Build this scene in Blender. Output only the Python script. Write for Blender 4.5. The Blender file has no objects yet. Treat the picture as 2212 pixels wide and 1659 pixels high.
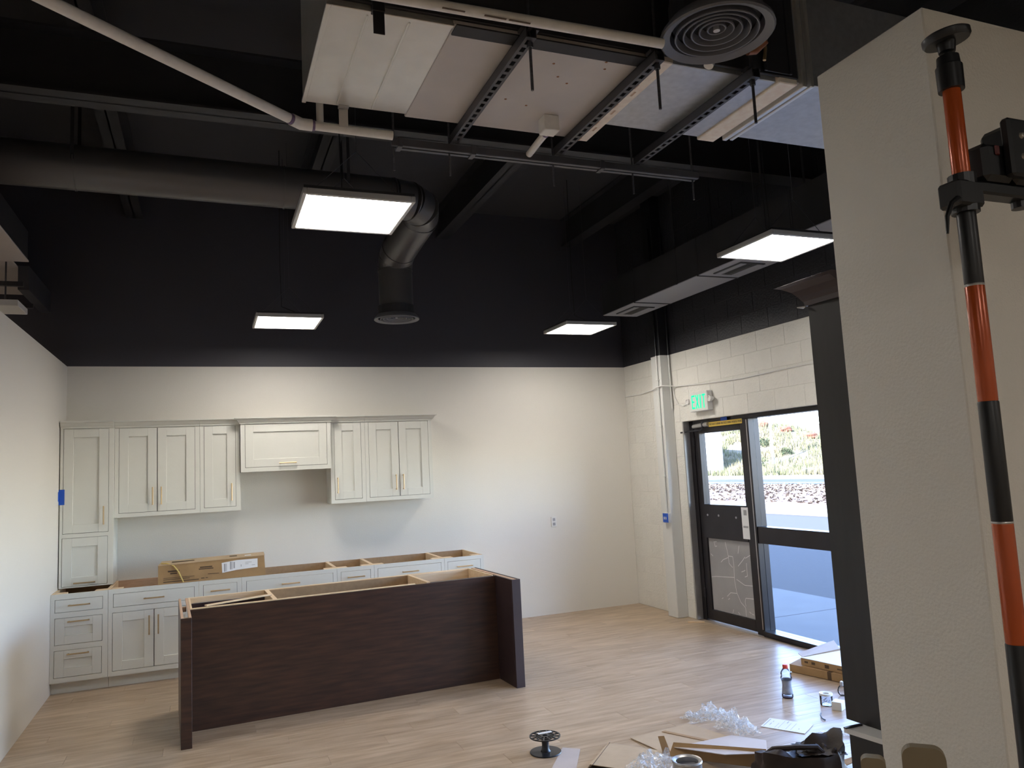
import bpy, bmesh, math, random
from mathutils import Vector, Matrix, noise
random.seed(7)
S = bpy.context.scene
COL = S.collection
# ------------------------------------------------------------------ camera
YAW, PITCH, ROLL, FPX, CZ = 0.3814, 0.1084, -0.0502, 1656.58, 1.806
def camera():
    cy, sy, cp, sp = math.cos(YAW), math.sin(YAW), math.cos(PITCH), math.sin(PITCH)
    F = Vector((sy*cp, cy*cp, sp)); Rt = Vector((cy, -sy, 0)); U = Rt.cross(F)
    c, s = math.cos(ROLL), math.sin(ROLL)
    X, Y = c*Rt + s*U, -s*Rt + c*U
    cd = bpy.data.cameras.new('camera'); co = bpy.data.objects.new('camera', cd); COL.objects.link(co)
    m = Matrix((X, Y, -F)).transposed().to_4x4(); m.translation = (0, 0, CZ); co.matrix_world = m
    cd.sensor_fit = 'HORIZONTAL'; cd.sensor_width = 36.0; cd.lens = 36.0*FPX/2212.0
    cd.clip_start = 0.05; cd.clip_end = 400
    S.camera = co
camera()
# ------------------------------------------------------------------ world, sun, exposure
PANEL_POWER = 21.5           # emission strength of the ceiling panels
SUN_POWER, SKY_POWER = 22.0, 1.6
S.view_settings.view_transform = 'Standard'; S.view_settings.look = 'None'
S.view_settings.gamma = 1.0; S.view_settings.use_curve_mapping = False
S.view_settings.exposure = 0.6
w = bpy.data.worlds.new('world'); S.world = w; w.use_nodes = True
nt = w.node_tree; bg = nt.nodes['Background']
sky = nt.nodes.new('ShaderNodeTexSky'); sky.sky_type = 'NISHITA'; sky.sun_disc = False
sky.sun_elevation = math.radians(33); sky.sun_rotation = math.radians(-90); sky.altitude = 1800; sky.dust_density = 1.0; sky.ozone_density = 1.0
tint = nt.nodes.new('ShaderNodeMixRGB'); tint.blend_type = 'MULTIPLY'; tint.inputs[0].default_value = 1; tint.inputs[2].default_value = (.98, .93, 1.04, 1)
nt.links.new(sky.outputs[0], tint.inputs[1]); nt.links.new(tint.outputs[0], bg.inputs[0]); bg.inputs[1].default_value = SKY_POWER
sl = bpy.data.lights.new('sun', 'SUN'); so = bpy.data.objects.new('sun', sl); COL.objects.link(so)
sl.energy = SUN_POWER; sl.angle = 0.009; sl.color = (1, .95, .88)
so.location = (-20, 0, 25)
so.rotation_euler = Vector((0.86, 0.10, -0.66)).to_track_quat('-Z', 'Y').to_euler()
# ------------------------------------------------------------------ helpers
def mat(name, col, rough=.6, metal=0., var=0., scale=8., bump=0., bscale=60., stretch=(1,1,1), rnd=0., spec=.5, col2=None, alpha=None, emit=None):
    m = bpy.data.materials.new(name); m.use_nodes = True
    n = m.node_tree.nodes; l = m.node_tree.links; b = n['Principled BSDF']
    b.inputs['Base Color'].default_value = (*col, 1); b.inputs['Roughness'].default_value = rough
    b.inputs['Metallic'].default_value = metal; b.inputs['Specular IOR Level'].default_value = spec
    tc = n.new('ShaderNodeTexCoord'); mp = n.new('ShaderNodeMapping'); mp.inputs['Scale'].default_value = stretch
    l.new(tc.outputs['Object'], mp.inputs['Vector']); vec = mp.outputs[0]
    if rnd:
        oi = n.new('ShaderNodeObjectInfo'); ad = n.new('ShaderNodeVectorMath'); ad.operation = 'ADD'
        sc = n.new('ShaderNodeMath'); sc.operation = 'MULTIPLY'; sc.inputs[1].default_value = 57.0
        l.new(oi.outputs['Random'], sc.inputs[0]); l.new(vec, ad.inputs[0]); l.new(sc.outputs[0], ad.inputs[1]); vec = ad.outputs[0]
    out = None
    if var or col2:
        t = n.new('ShaderNodeTexNoise'); t.inputs['Scale'].default_value = scale; t.inputs['Detail'].default_value = 6
        l.new(vec, t.inputs['Vector'])
        r = n.new('ShaderNodeValToRGB'); r.color_ramp.elements[0].position = .3; r.color_ramp.elements[1].position = .7
        c2 = col2 or tuple(min(1, c*(1+var)) for c in col)
        c1 = col if col2 else tuple(c*(1-var) for c in col)
        r.color_ramp.elements[0].color = (*c1, 1); r.color_ramp.elements[1].color = (*c2, 1)
        l.new(t.outputs['Fac'], r.inputs['Fac']); out = r.outputs['Color']
        if rnd:
            hs = n.new('ShaderNodeHueSaturation'); mr = n.new('ShaderNodeMapRange')
            mr.inputs['To Min'].default_value = 1-rnd; mr.inputs['To Max'].default_value = 1+rnd
            l.new(oi.outputs['Random'], mr.inputs['Value']); l.new(mr.outputs[0], hs.inputs['Value']); l.new(out, hs.inputs['Color']); out = hs.outputs['Color']
        l.new(out, b.inputs['Base Color'])
    if bump:
        t2 = n.new('ShaderNodeTexNoise'); t2.inputs['Scale'].default_value = bscale; t2.inputs['Detail'].default_value = 4
        bp = n.new('ShaderNodeBump'); bp.inputs['Strength'].default_value = bump; bp.inputs['Distance'].default_value = .01
        l.new(vec, t2.inputs['Vector']); l.new(t2.outputs['Fac'], bp.inputs['Height']); l.new(bp.outputs[0], b.inputs['Normal'])
    if emit:
        b.inputs['Emission Color'].default_value = (*emit[0], 1); b.inputs['Emission Strength'].default_value = emit[1]
    return m
def clear_mat(name, col, trans=.8, rough=.08):
    m = bpy.data.materials.new(name); m.use_nodes = True; n = m.node_tree.nodes; l = m.node_tree.links
    n.remove(n['Principled BSDF']); o = n['Material Output']
    t = n.new('ShaderNodeBsdfTransparent'); t.inputs[0].default_value = (*col, 1)
    g = n.new('ShaderNodeBsdfGlossy'); g.inputs['Roughness'].default_value = rough
    f = n.new('ShaderNodeLayerWeight'); f.inputs['Blend'].default_value = 1-trans
    mx = n.new('ShaderNodeMixShader'); l.new(f.outputs['Fresnel'], mx.inputs[0]); l.new(t.outputs[0], mx.inputs[1]); l.new(g.outputs[0], mx.inputs[2])
    l.new(mx.outputs[0], o.inputs['Surface']); return m
def film_mat(name, fac=.35):
    m = bpy.data.materials.new(name); m.use_nodes = True; n = m.node_tree.nodes; l = m.node_tree.links
    b = n['Principled BSDF']; o = n['Material Output']; b.inputs['Base Color'].default_value = (.85, .88, .92, 1); b.inputs['Roughness'].default_value = .12
    t = n.new('ShaderNodeBsdfTransparent'); tx = n.new('ShaderNodeTexNoise'); tx.inputs['Scale'].default_value = 14
    r = n.new('ShaderNodeMapRange'); r.inputs['From Min'].default_value = .35; r.inputs['From Max'].default_value = .75; r.inputs['To Min'].default_value = fac*.4; r.inputs['To Max'].default_value = fac*1.6
    mx = n.new('ShaderNodeMixShader'); l.new(tx.outputs['Fac'], r.inputs[0]); l.new(r.outputs[0], mx.inputs[0]); l.new(t.outputs[0], mx.inputs[1]); l.new(b.outputs[0], mx.inputs[2])
    l.new(mx.outputs[0], o.inputs['Surface']); return m
def z_paint(m, zc, top):
    """paint line: everything of this material above height zc (world) carries the dark paint"""
    n = m.node_tree.nodes; l = m.node_tree.links; b = n['Principled BSDF']
    ge = n.new('ShaderNodeNewGeometry'); sp = n.new('ShaderNodeSeparateXYZ'); gt = n.new('ShaderNodeMath'); gt.operation = 'GREATER_THAN'; gt.inputs[1].default_value = zc
    l.new(ge.outputs['Position'], sp.inputs[0]); l.new(sp.outputs['Z'], gt.inputs[0])
    mx = n.new('ShaderNodeMixRGB'); l.new(gt.outputs[0], mx.inputs[0])
    src = b.inputs['Base Color'].links
    if src: l.new(src[0].from_socket, mx.inputs[1])
    else: mx.inputs[1].default_value = b.inputs['Base Color'].default_value
    mx.inputs[2].default_value = (*top, 1); l.new(mx.outputs[0], b.inputs['Base Color'])
    return m

class MB:
    def __init__(s): s.v = []; s.f = []
    def add(s, vs, fs):
        o = len(s.v); s.v += [tuple(v) for v in vs]; s.f += [tuple(i+o for i in f) for f in fs]; return s
    def box(s, x0, x1, y0, y1, z0, z1):
        x0, x1 = min(x0,x1), max(x0,x1); y0, y1 = min(y0,y1), max(y0,y1); z0, z1 = min(z0,z1), max(z0,z1)
        return s.add([(x0,y0,z0),(x1,y0,z0),(x1,y1,z0),(x0,y1,z0),(x0,y0,z1),(x1,y0,z1),(x1,y1,z1),(x0,y1,z1)],
                     [(0,3,2,1),(4,5,6,7),(0,1,5,4),(1,2,6,5),(2,3,7,6),(3,0,4,7)])
    def bbox(s, x0, x1, y0, y1, z0, z1, b=.003):
        """box with chamfered edges"""
        x0, x1 = min(x0,x1), max(x0,x1); y0, y1 = min(y0,y1), max(y0,y1); z0, z1 = min(z0,z1), max(z0,z1)
        bm = bmesh.new(); bmesh.ops.create_cube(bm, size=1)
        for v in bm.verts: v.co = ((x0+x1)/2+v.co.x*(x1-x0), (y0+y1)/2+v.co.y*(y1-y0), (z0+z1)/2+v.co.z*(z1-z0))
        bmesh.ops.bevel(bm, geom=bm.edges[:], offset=min(b, .45*min(x1-x0, y1-y0, z1-z0)), segments=1, affect='EDGES')
        bm.verts.index_update(); s.add([v.co for v in bm.verts], [[v.index for v in f.verts] for f in bm.faces]); bm.free(); return s
    def prism(s, poly, axis, a, b):
        """poly: 2D points; axis 'x','y','z' extruded from a to b"""
        def P(u, v, t): return {'x': (t,u,v), 'y': (u,t,v), 'z': (u,v,t)}[axis]
        n = len(poly); vs = [P(u,v,a) for u,v in poly]+[P(u,v,b) for u,v in poly]
        fs = [tuple(range(n))[::-1], tuple(range(n,2*n))]+[(i,(i+1)%n,n+(i+1)%n,n+i) for i in range(n)]
        return s.add(vs, fs)
    def lathe(s, prof, c=(0,0,0), seg=24, mtx=None):
        vs = []; fs = []; n = len(prof)
        for k in range(seg):
            a = 2*math.pi*k/seg
            for r, z in prof:
                p = Vector((r*math.cos(a), r*math.sin(a), z))
                if mtx: p = mtx @ p
                vs.append(p+Vector(c))
        for k in range(seg):
            for i in range(n-1):
                a0, b0 = k*n+i, ((k+1)%seg)*n+i
                fs.append((a0, b0, b0+1, a0+1))
        return s.add(vs, fs)
    def cyl(s, p0, p1, r, seg=16, r1=None):
        return s.tube([p0, p1], r, seg, r1=r1)
    def tube(s, pts, r, seg=10, r1=None, caps=True):
        pts = [Vector(p) for p in pts]; n = len(pts); vs = []; fs = []
        up = None
        for i, p in enumerate(pts):
            d0 = (pts[i]-pts[i-1]).normalized() if i else (pts[1]-pts[0]).normalized()
            d1 = (pts[i+1]-pts[i]).normalized() if i < n-1 else d0
            d = (d0+d1).normalized()
            if up is None:
                up = Vector((0,0,1)) if abs(d.z) < .9 else Vector((1,0,0))
            a = d.cross(up).normalized(); b2 = a.cross(d).normalized(); up = b2
            k = 1/max(.5, d.dot(d0))
            rr = r if r1 is None else r+(r1-r)*i/(n-1)
            miter = (d1-d0)
            for q in range(seg):
                t = 2*math.pi*q/seg; o = a*math.cos(t)*rr+b2*math.sin(t)*rr
                if miter.length > 1e-4:
                    mdir = miter.normalized(); o = o+mdir*(o.dot(mdir))*(k-1)
                vs.append(p+o)
        for i in range(n-1):
            for q in range(seg):
                fs.append((i*seg+q, i*seg+(q+1)%seg, (i+1)*seg+(q+1)%seg, (i+1)*seg+q))
        if caps: fs += [tuple(range(seg))[::-1], tuple(range((n-1)*seg, n*seg))]
        return s.add(vs, fs)
    def ring(s, rect, prof, sides=(1,1,1,1)):
        """moulding: rect x0,x1,y0,y1 grown by profile offsets on sides (x0,x1,y0,y1)"""
        x0,x1,y0,y1 = rect; vs = []; fs = []
        for o, z in prof:
            a,b,c,d = x0-o*sides[0], x1+o*sides[1], y0-o*sides[2], y1+o*sides[3]
            vs += [(a,c,z),(b,c,z),(b,d,z),(a,d,z)]
        n = len(prof)
        for i in range(n-1):
            for q in range(4): fs.append((i*4+q, i*4+(q+1)%4, (i+1)*4+(q+1)%4, (i+1)*4+q))
        fs += [(3,2,1,0), tuple(range((n-1)*4, n*4))]
        return s.add(vs, fs)
    def xf(s, m):
        s.v = [tuple(m @ Vector(v)) for v in s.v]; return s

ROOTLOC = {}
def obj(name, mb, m, parent=None, smooth=False, local=False, tag=None):
    me = bpy.data.meshes.new(name)
    off = Vector((0,0,0))
    if parent is not None and not local: off = ROOTLOC.get(parent.name_full, Vector((0,0,0)))
    me.from_pydata([tuple(Vector(v)-off) for v in mb.v], [], mb.f); me.materials.append(m); me.update()
    bm = bmesh.new(); bm.from_mesh(me); bmesh.ops.recalc_face_normals(bm, faces=bm.faces[:]); bm.to_mesh(me); bm.free()
    if smooth:
        me.polygons.foreach_set('use_smooth', [True]*len(me.polygons))
        try: me.set_sharp_from_angle(angle=math.radians(40))
        except Exception: pass
    o = bpy.data.objects.new(name, me); COL.objects.link(o)
    if parent is not None:
        o.parent = parent; ROOTLOC[o.name_full] = off
    return o
def tag(o, label=None, cat=None, group=None, kind=None):
    if label: o['label'] = label
    if cat: o['category'] = cat
    if group: o['group'] = group
    if kind: o['kind'] = kind
    return o
def thing(name, loc, label, cat, group=None, rotz=0., kind=None):
    o = bpy.data.objects.new(name, None); COL.objects.link(o); o.location = loc; o.rotation_euler = (0,0,rotz); o.empty_display_size = .1
    ROOTLOC[o.name_full] = Vector(loc); return tag(o, label, cat, group, kind)
def single(name, mb, m, label, cat, group=None, smooth=False, kind=None, base=None):
    """one-mesh thing with its origin at its base"""
    vs = [Vector(v) for v in mb.v]
    if base is None:
        base = Vector((sum(v.x for v in vs)/len(vs), sum(v.y for v in vs)/len(vs), min(v.z for v in vs)))
    mb.v = [tuple(v-Vector(base)) for v in vs]
    o = obj(name, mb, m, smooth=smooth); o.location = base; ROOTLOC[o.name_full] = Vector(base)
    return tag(o, label, cat, group, kind)
def copy_tree(o, parent=None, delta=None):
    c = o.copy(); COL.objects.link(c); c.parent = parent
    if delta is not None: c.location = Vector(o.location)+Vector(delta)
    ROOTLOC[c.name_full] = ROOTLOC.get(o.name_full, Vector((0,0,0)))
    for ch in list(o.children): copy_tree(ch, c)
    return c
# ------------------------------------------------------------------ materials
M = {}
WHITE = (.72, .69, .63)
BLACK = (.046, .044, .055)
M['wall'] = mat('painted_wall', WHITE, .55, bump=.12, bscale=90)
M['wallback'] = z_paint(mat('painted_wall_back', WHITE, .55, bump=.12, bscale=90), 3.048, BLACK)
M['wallside'] = z_paint(mat('painted_wall_side', WHITE, .6, bump=.2, bscale=70), 3.048, BLACK)
M['block'] = z_paint(mat('painted_block', (.74,.72,.66), .5, bump=.55, bscale=45, rnd=.02, var=.02), 3.048, (.022,.022,.028))
M['mortar'] = z_paint(mat('painted_mortar', (.70,.68,.62), .7, bump=.4, bscale=60), 3.048, (.02,.02,.023))
M['wing'] = mat('wing_wall_paint', (.76,.735,.68), .6, bump=.25, bscale=110)
M['black'] = mat('black_paint', (.018,.018,.022), .6, var=.3, scale=3)
M['blackmetal'] = mat('black_painted_metal', (.02,.02,.024), .38, bump=.05, bscale=20)
M['duct'] = mat('black_duct_paint', (.11,.105,.105), .34, metal=.35, bump=.04, bscale=6)
M['ductbottom'] = mat('grey_duct_paint', (.25,.25,.28), .5, bump=.05, bscale=20)
M['deck'] = mat('black_deck', (.03,.03,.036), .8, bump=.2, bscale=10)
M['plank'] = mat('oak_plank', (.345,.24,.148), .33, scale=3.2, stretch=(1.0,7,1), rnd=.08, col2=(.53,.405,.285), bump=.06, bscale=18)
M['slab'] = mat('subfloor', (.30,.23,.17), .6, var=.1)
M['cab'] = mat('grey_white_lacquer', (.66,.655,.60), .42, var=.01, bump=.02, bscale=40)
M['gap'] = mat('cabinet_gap_shade', (.05,.042,.035), .8, var=.1)  # shade of the gaps around doors and drawers, put into the colour
M['maple'] = mat('pale_maple', (.70,.50,.30), .5, scale=6, stretch=(1,8,8), col2=(.80,.62,.42))
M['mdf'] = mat('brown_fibreboard', (.36,.235,.13), .7, var=.08, scale=30)
M['pink'] = mat('raw_pine', (.55,.36,.24), .6, var=.1, scale=12, stretch=(1,6,6))
M['brass'] = mat('brushed_brass', (.50,.36,.20), .35, metal=.8, var=.05)
M['darkwood'] = mat('dark_walnut', (.020,.0105,.0085), .33, scale=3.0, stretch=(1.2,5,12), col2=(.060,.027,.017), bump=.05, bscale=30)
M['darkedge'] = mat('dark_walnut_edge', (.034,.019,.021), .4, var=.15, scale=5)
M['ebony'] = mat('ebony_stain', (.016,.013,.012), .42, var=.25, scale=4, stretch=(6,6,1))
M['bronze'] = mat('dark_bronze_aluminium', (.017,.015,.018), .3, metal=.3, var=.2, scale=5)
M['glass'] = clear_mat('window_glass', (.93,.96,.97), .93, .02)
M['doorpanel'] = mat('milky_acrylic_panel', (.30,.295,.30), .35, col2=(.40,.395,.40), scale=2)
M['scratch'] = mat('white_scratch', (.75,.75,.75), .6, var=.05)
M['quartz'] = mat('white_quartz', (.80,.80,.80), .2, var=.02)
M['plasticw'] = mat('white_plastic', (.72,.71,.68), .4, var=.01)
M['pvc'] = mat('white_pvc', (.74,.70,.65), .35, var=.06, scale=20)
M['purple'] = mat('purple_primer', (.16,.10,.20), .5, var=.2, scale=40)
M['galv'] = mat('galvanised_sheet', (.74,.72,.68), .34, metal=.8, col2=(.84,.82,.78), scale=5, bump=.04, bscale=3)
M['galv2'] = mat('dull_galvanised_duct', (.55,.56,.58), .42, metal=.8, col2=(.46,.47,.49), scale=30, bump=.04, bscale=3)
M['unit'] = mat('beige_unit_casing', (.55,.50,.47), .5, var=.05, scale=4)
M['insul'] = mat('foil_insulation_strip', (.90,.82,.70), .4, col2=(.80,.66,.54), scale=25, bump=.4, bscale=30)
M['rust'] = mat('rust_spot', (.28,.12,.05), .8, var=.2)
M['copper'] = mat('copper_tube', (.32,.13,.07), .4, metal=.8, var=.3, scale=20)
M['blade'] = mat('diffuser_blade_lit_grey', (.15,.15,.165), .45, var=.05)  # grey lightened for light bounced up from the floor
M['strut'] = mat('strut_steel', (.075,.075,.085), .42, metal=.5, var=.1)
M['rod'] = mat('threaded_rod', (.10,.10,.11), .4, metal=.6, var=.2, scale=80)
M['lampframe'] = mat('light_panel_frame', (.50,.49,.48), .4, metal=.3, var=.02)
M['emit'] = mat('light_diffuser', (.9,.9,.88), .5, emit=((1,.945,.88), PANEL_POWER))
M['card'] = mat('brown_cardboard', (.36,.22,.10), .75, var=.08, scale=10)
M['card2'] = mat('pale_cardboard', (.48,.36,.23), .75, var=.06, scale=10)
M['cardgrey'] = mat('grey_board', (.52,.46,.43), .75, var=.05, scale=6)
M['print'] = mat('dark_print', (.09,.055,.03), .8, var=.1)
M['ink'] = mat('black_ink', (.03,.03,.035), .7, var=.1)
M['greyink'] = mat('grey_ink', (.35,.35,.37), .7, var=.1)
M['paper'] = mat('white_paper', (.78,.79,.80), .6, var=.02)
M['tapeb'] = mat('blue_painters_tape', (.012,.09,.50), .6, var=.05)
M['strap'] = mat('yellow_strap', (.62,.47,.16), .5, var=.05)
M['green'] = mat('green_exit_letters', (.0,.55,.22), .5, var=.02, emit=((0,1,.36), .75))
M['yellow'] = mat('yellow_sticker', (.62,.43,.07), .5, var=.03)
M['aluminium'] = mat('aluminium', (.45,.44,.43), .35, metal=.7, var=.05)
M['blackplastic'] = mat('black_plastic', (.008,.008,.009), .4, var=.1)
M['orange'] = mat('orange_pole', (.46,.085,.02), .25, metal=.2, var=.04)
M['red'] = mat('red_plastic', (.60,.06,.035), .4, var=.05)
M['darkred'] = mat('dark_red_plastic', (.10,.012,.010), .4, var=.05)
M['led'] = mat('clear_led_dome', (.35,.33,.28), .15, metal=.4, var=.05)
M['leather'] = mat('dark_brown_leather', (.016,.009,.006), .55, col2=(.04,.021,.013), scale=7, bump=.3, bscale=15)
M['tan'] = mat('tan_hardboard', (.21,.165,.10), .6, var=.06, scale=5)
M['film'] = film_mat('clear_plastic_film', .34)
M['pet'] = clear_mat('clear_bottle_plastic', (.90,.92,.95), .75, .05)
M['label'] = mat('grey_bottle_label', (.22,.24,.30), .5, col2=(.34,.36,.42), scale=30)
M['spool'] = mat('black_spool_plastic', (.012,.013,.016), .35, var=.1)
M['conc'] = mat('concrete_walk', (.115,.112,.11), .8, var=.06, scale=3, bump=.1, bscale=40)
M['asphalt'] = mat('grey_asphalt', (.042,.039,.039), .9, var=.12, scale=12, bump=.2, bscale=60)
M['kerb'] = mat('concrete_kerb', (.20,.185,.165), .85, var=.06)
M['road'] = mat('road_asphalt', (.035,.037,.043), .8, var=.1)
M['line'] = mat('road_line_paint', (.25,.19,.08), .7, var=.05)
M['mulch'] = mat('mulch_bed', (.11,.075,.057), .9, var=.25, scale=4)
M['chip'] = mat('bark_chip', (.14,.10,.075), .9, col2=(.26,.21,.165), scale=40)
M['soil'] = mat('dry_hill', (.17,.14,.09), .95, col2=(.22,.185,.125), scale=.4)
M['grass'] = mat('dry_grass', (.19,.155,.09), .9, col2=(.12,.13,.06), scale=.25)
M['shrub'] = mat('green_shrub', (.035,.05,.02), .9, var=.3, scale=6)
M['rock'] = mat('red_rock', (.15,.055,.035), .9, var=.2, scale=2)
M['lamppost'] = mat('lamp_post_steel', (.24,.235,.23), .5, var=.05)
M['siding'] = mat('white_siding', (.75,.77,.80), .6, var=.02)

XL, XR, YB, H, TOP = -1.311, 5.129, 8.80, 3.048, 5.0
# ------------------------------------------------------------------ setting
def struct(name, mb, m, label, cat, parent=None):
    return tag(obj(name, mb, m, parent), label, cat, None, 'structure')
fl = struct('floor', MB().box(-6.2, XR+.2, -4, 8.95, -.2, -.006), M['slab'], 'light oak plank floor of the whole room', 'floor')
# planks: one mesh per length, shared
PW, PL = .1815, 1.22
plank_mesh = {}
def plank(x0, x1, yc):
    L = round(x1-x0, 3)
    if L < .05: return
    if L not in plank_mesh:
        o = obj('plank', MB().bbox(0, L-.0012, 0, PW-.0012, -.006, 0, .0008), M['plank'], fl); plank_mesh[L] = o.data
    else:
        o = bpy.data.objects.new('plank', plank_mesh[L]); COL.objects.link(o); o.parent = fl
    o.location = (x0, yc, 0)
r = 0; y = YB-PW
while y > 2.6:
    off = [0, .41, .81, .2, .61, 1.0][r % 6]; x = XL
    first = PL-off if off else PL
    xs = [x]; nx = x+first
    while nx < XR-.01: xs.append(nx); nx += PL
    xs.append(XR)
    for a, b in zip(xs, xs[1:]): plank(a, b, y)
    y -= PW; r += 1
far = MB()
yy = y+PW-.0006
while yy > -3.9:
    x = -6.1+(r % 5)*.24-PL
    while x < XR:
        a, b = max(x, -6.15), min(x+PL-.0012, XR)
        if b > a+.02: far.box(a, b, max(yy-PW, -3.95), yy-.0012, -.006, 0)
        x += PL
    yy -= PW; r += 1
tag(obj('plank_field', far, M['plank'], fl), kind='stuff')
# walls
struct('wall_back', MB().box(-6.2, XR, YB, YB+.15, 0, TOP), M['wallback'], 'long back wall, white below and black above the paint line', 'wall')
struct('wall_left', MB().box(XL-.13, XL, 3.0, YB, 0, H), M['wall'], 'white partition wall at the left, open above its top', 'wall')
struct('wall_far_left', MB().box(-6.2, -6.05, -4, YB, 0, TOP), M['wallside'], 'side wall of the neighbouring room beyond the left partition', 'wall')
struct('wall_front', MB().box(-6.2, XR, -4.0, -3.85, 0, TOP), M['wallside'], 'wall behind the camera, white below black', 'wall')
struct('wall_wing', MB().bbox(1.893, XR-.02, 1.455, 1.863, 0, H, .004), M['wing'], 'thick white wing wall close by at the right', 'wall')
# right wall: opening y 5.0..7.535, z<2.235
OY0, OY1, OZ = 2.4, 7.535, 2.235
wr = MB()
wr.box(XR+.0035, XR+.19, OY1, YB+.15, 0, TOP).box(XR+.012, XR+.19, -4, OY0, 0, TOP).box(XR+.0035, XR+.19, OY0, OY1, OZ, TOP)
wr.box(XR, XR+.02, -4, OY0, 0, TOP).box(XR, XR+.02, OY0, 4.45, OZ, TOP)
wr_o = struct('wall_right', wr, M['mortar'], 'right wall of painted concrete blocks, white below black above', 'wall')
BLK = {}
def block(y0, y1, z0, z1):
    k = (round(y1-y0, 3), round(z1-z0, 3))
    if k not in BLK:
        o = obj('block', MB().bbox(0, .19, 0, k[0]-.0018, 0, k[1]-.003, .0021), M['block'], wr_o); BLK[k] = o.data
    else:
        o = bpy.data.objects.new('block', BLK[k]); COL.objects.link(o); o.parent = wr_o
    o.location = (XR, y0+.0007, z0+.0011)
CH, BL = .2032, .4064
nco = int(TOP/CH)
for c in range(nco+1):
    z0, z1 = c*CH, min((c+1)*CH, TOP)
    if z1-z0 < .03: continue
    edges = [YB]; e = YB-(BL if c % 2 else BL/2)
    while e > 4.46: edges.append(e); e -= BL
    edges.append(4.45)
    for b, a in zip(edges, edges[1:]):
        if z1 <= OZ+.01:
            if a >= OY1-.001: block(a, b, z0, z1)
            elif b > OY1+.02: block(OY1, b, z0, z1)
        else: block(a, b, z0, z1)
struct('building_block', MB().box(-6.2, XR+.19, YB+.152, 60, -.2, 5.25), M['siding'], 'outer wall of the building continuing past the entrance', 'building')
ce = struct('ceiling', MB().box(-6.3, XR+.35, -4.1, YB+.3, TOP, TOP+.25), M['deck'], 'black painted roof deck', 'ceiling')
def ibeam(axis, c, a, b, zt=TOP, h=.36, wd=.16):
    m = MB(); t = .016
    for (o0, o1, z0, z1) in ((-wd/2, wd/2, zt-t, zt), (-wd/2, wd/2, zt-h, zt-h+t), (-.006, .006, zt-h, zt)):
        if axis == 'y': m.box(c+o0, c+o1, a, b, z0, z1)
        else: m.box(a, b, c+o0, c+o1, z0, z1)
    return m
for x in (-4.4, -2.6, -.7, 1.0, 2.7, 4.4): tag(struct('beam', ibeam('y', x, -3.8, YB), M['black'], 'black steel roof beam under the deck', 'beam'), group='roof beams')
struct('girder', ibeam('x', 5.2, -6.0, XR, TOP-.36, .42, .2), M['black'], 'black steel girder crossing the room', 'beam')
# ------------------------------------------------------------------ door and side window (dark bronze storefront)
XF = 5.215; XB = 5.30
dr = thing('door_1', (XF, 7.0, 0), 'dark bronze entrance door with glass above and a milky cracked panel below', 'door', kind='structure')
def dpart(name, m, *boxes, parent=None, bev=.003):
    mb = MB()
    for b in boxes: mb.bbox(*b, bev)
    return obj(name, mb, M[m], parent or dr)
dpart('door_frame', 'bronze', (XF-.01, XB+.02, 7.455, 7.534, 0, 2.234), (XF-.01, XB+.02, 6.455, 7.455, 2.19, 2.234), (XF-.03, XB+.02, 6.455, 6.572, 0, 2.19))
leaf = dpart('door_leaf', 'bronze', (XF, XB, 7.36, 7.452, .012, 2.186), (XF, XB, 6.576, 6.632, .012, 2.186), (XF, XB, 6.632, 7.36, 2.084, 2.186), (XF, XB, 6.632, 7.36, .012, .125))
dpart('middle_panel', 'bronze', (XF-.006, XB, 6.632, 7.36, .915, 1.288))
obj('pane', MB().box(XF+.035, XF+.043, 6.632, 7.36, 1.288, 2.084), M['glass'], dr)
lp = dpart('lower_panel', 'doorpanel', (XF+.02, XF+.035, 6.632, 7.36, .125, .915))
def face_lines(strokes, wd=.006):
    """flat white strokes on the lower panel, u,v as fractions (u to the right)"""
    mb = MB()
    for st in strokes:
        for (u0, v0), (u1, v1) in zip(st, st[1:]):
            ya, za, yb, zb = 7.35-u0*.71, .91-v0*.78, 7.35-u1*.71, .91-v1*.78
            d = Vector((0, yb-ya, zb-za)); 
            if d.length < 1e-5: continue
            n = Vector((0, -d.z, d.y)).normalized()*wd/2
            a, b = Vector((XF+.0188, ya, za)), Vector((XF+.0188, yb, zb))
            mb.add([a+n, b+n, b-n, a-n], [(0,1,2,3)])
    return mb
ST = [[(.41,.03),(.46,.2),(.47,.32),(.55,.37)],[(.46,.22),(.57,.22),(.58,.33),(.57,.55),(.6,.7),(.68,.82),(.78,.88),(.78,.99)],
      [(.46,.24),(.33,.28),(.27,.32)],[(.57,.5),(.3,.52),(.12,.53),(.0,.55)],[(.6,.71),(.45,.72),(.36,.78)],[(.86,.2),(.8,.25),(.68,.34)],
      [(.98,.17),(.86,.22)],[(.88,.28),(.88,.45),(.82,.47)],[(.75,.41),(.84,.38)],[(.98,.57),(.8,.58),(.62,.52)],[(.98,.74),(.8,.75),(.78,.8),(.79,.86)],
      [(.74,.06),(.7,.17)],[(.12,.05),(.2,.04)],[(.14,.06),(.15,.11),(.2,.1)],[(.02,.22),(.08,.25)],[(.22,.83),(.26,.81)],[(.38,.82),(.42,.8)],[(.47,.99),(.49,.94)],[(.6,.96),(.64,.99)],[(.86,.92),(.9,.94)],[(.92,.94),(.96,.95)]]
tag(obj('scratches', face_lines(ST), M['scratch'], lp), 'white branching scratches', kind='stuff')
nb = obj('notice', MB().box(XF-.009, XF-.006, 6.592, 6.706, .945, 1.272), M['paper'], dr); tag(nb, 'tall white paper notice')
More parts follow.
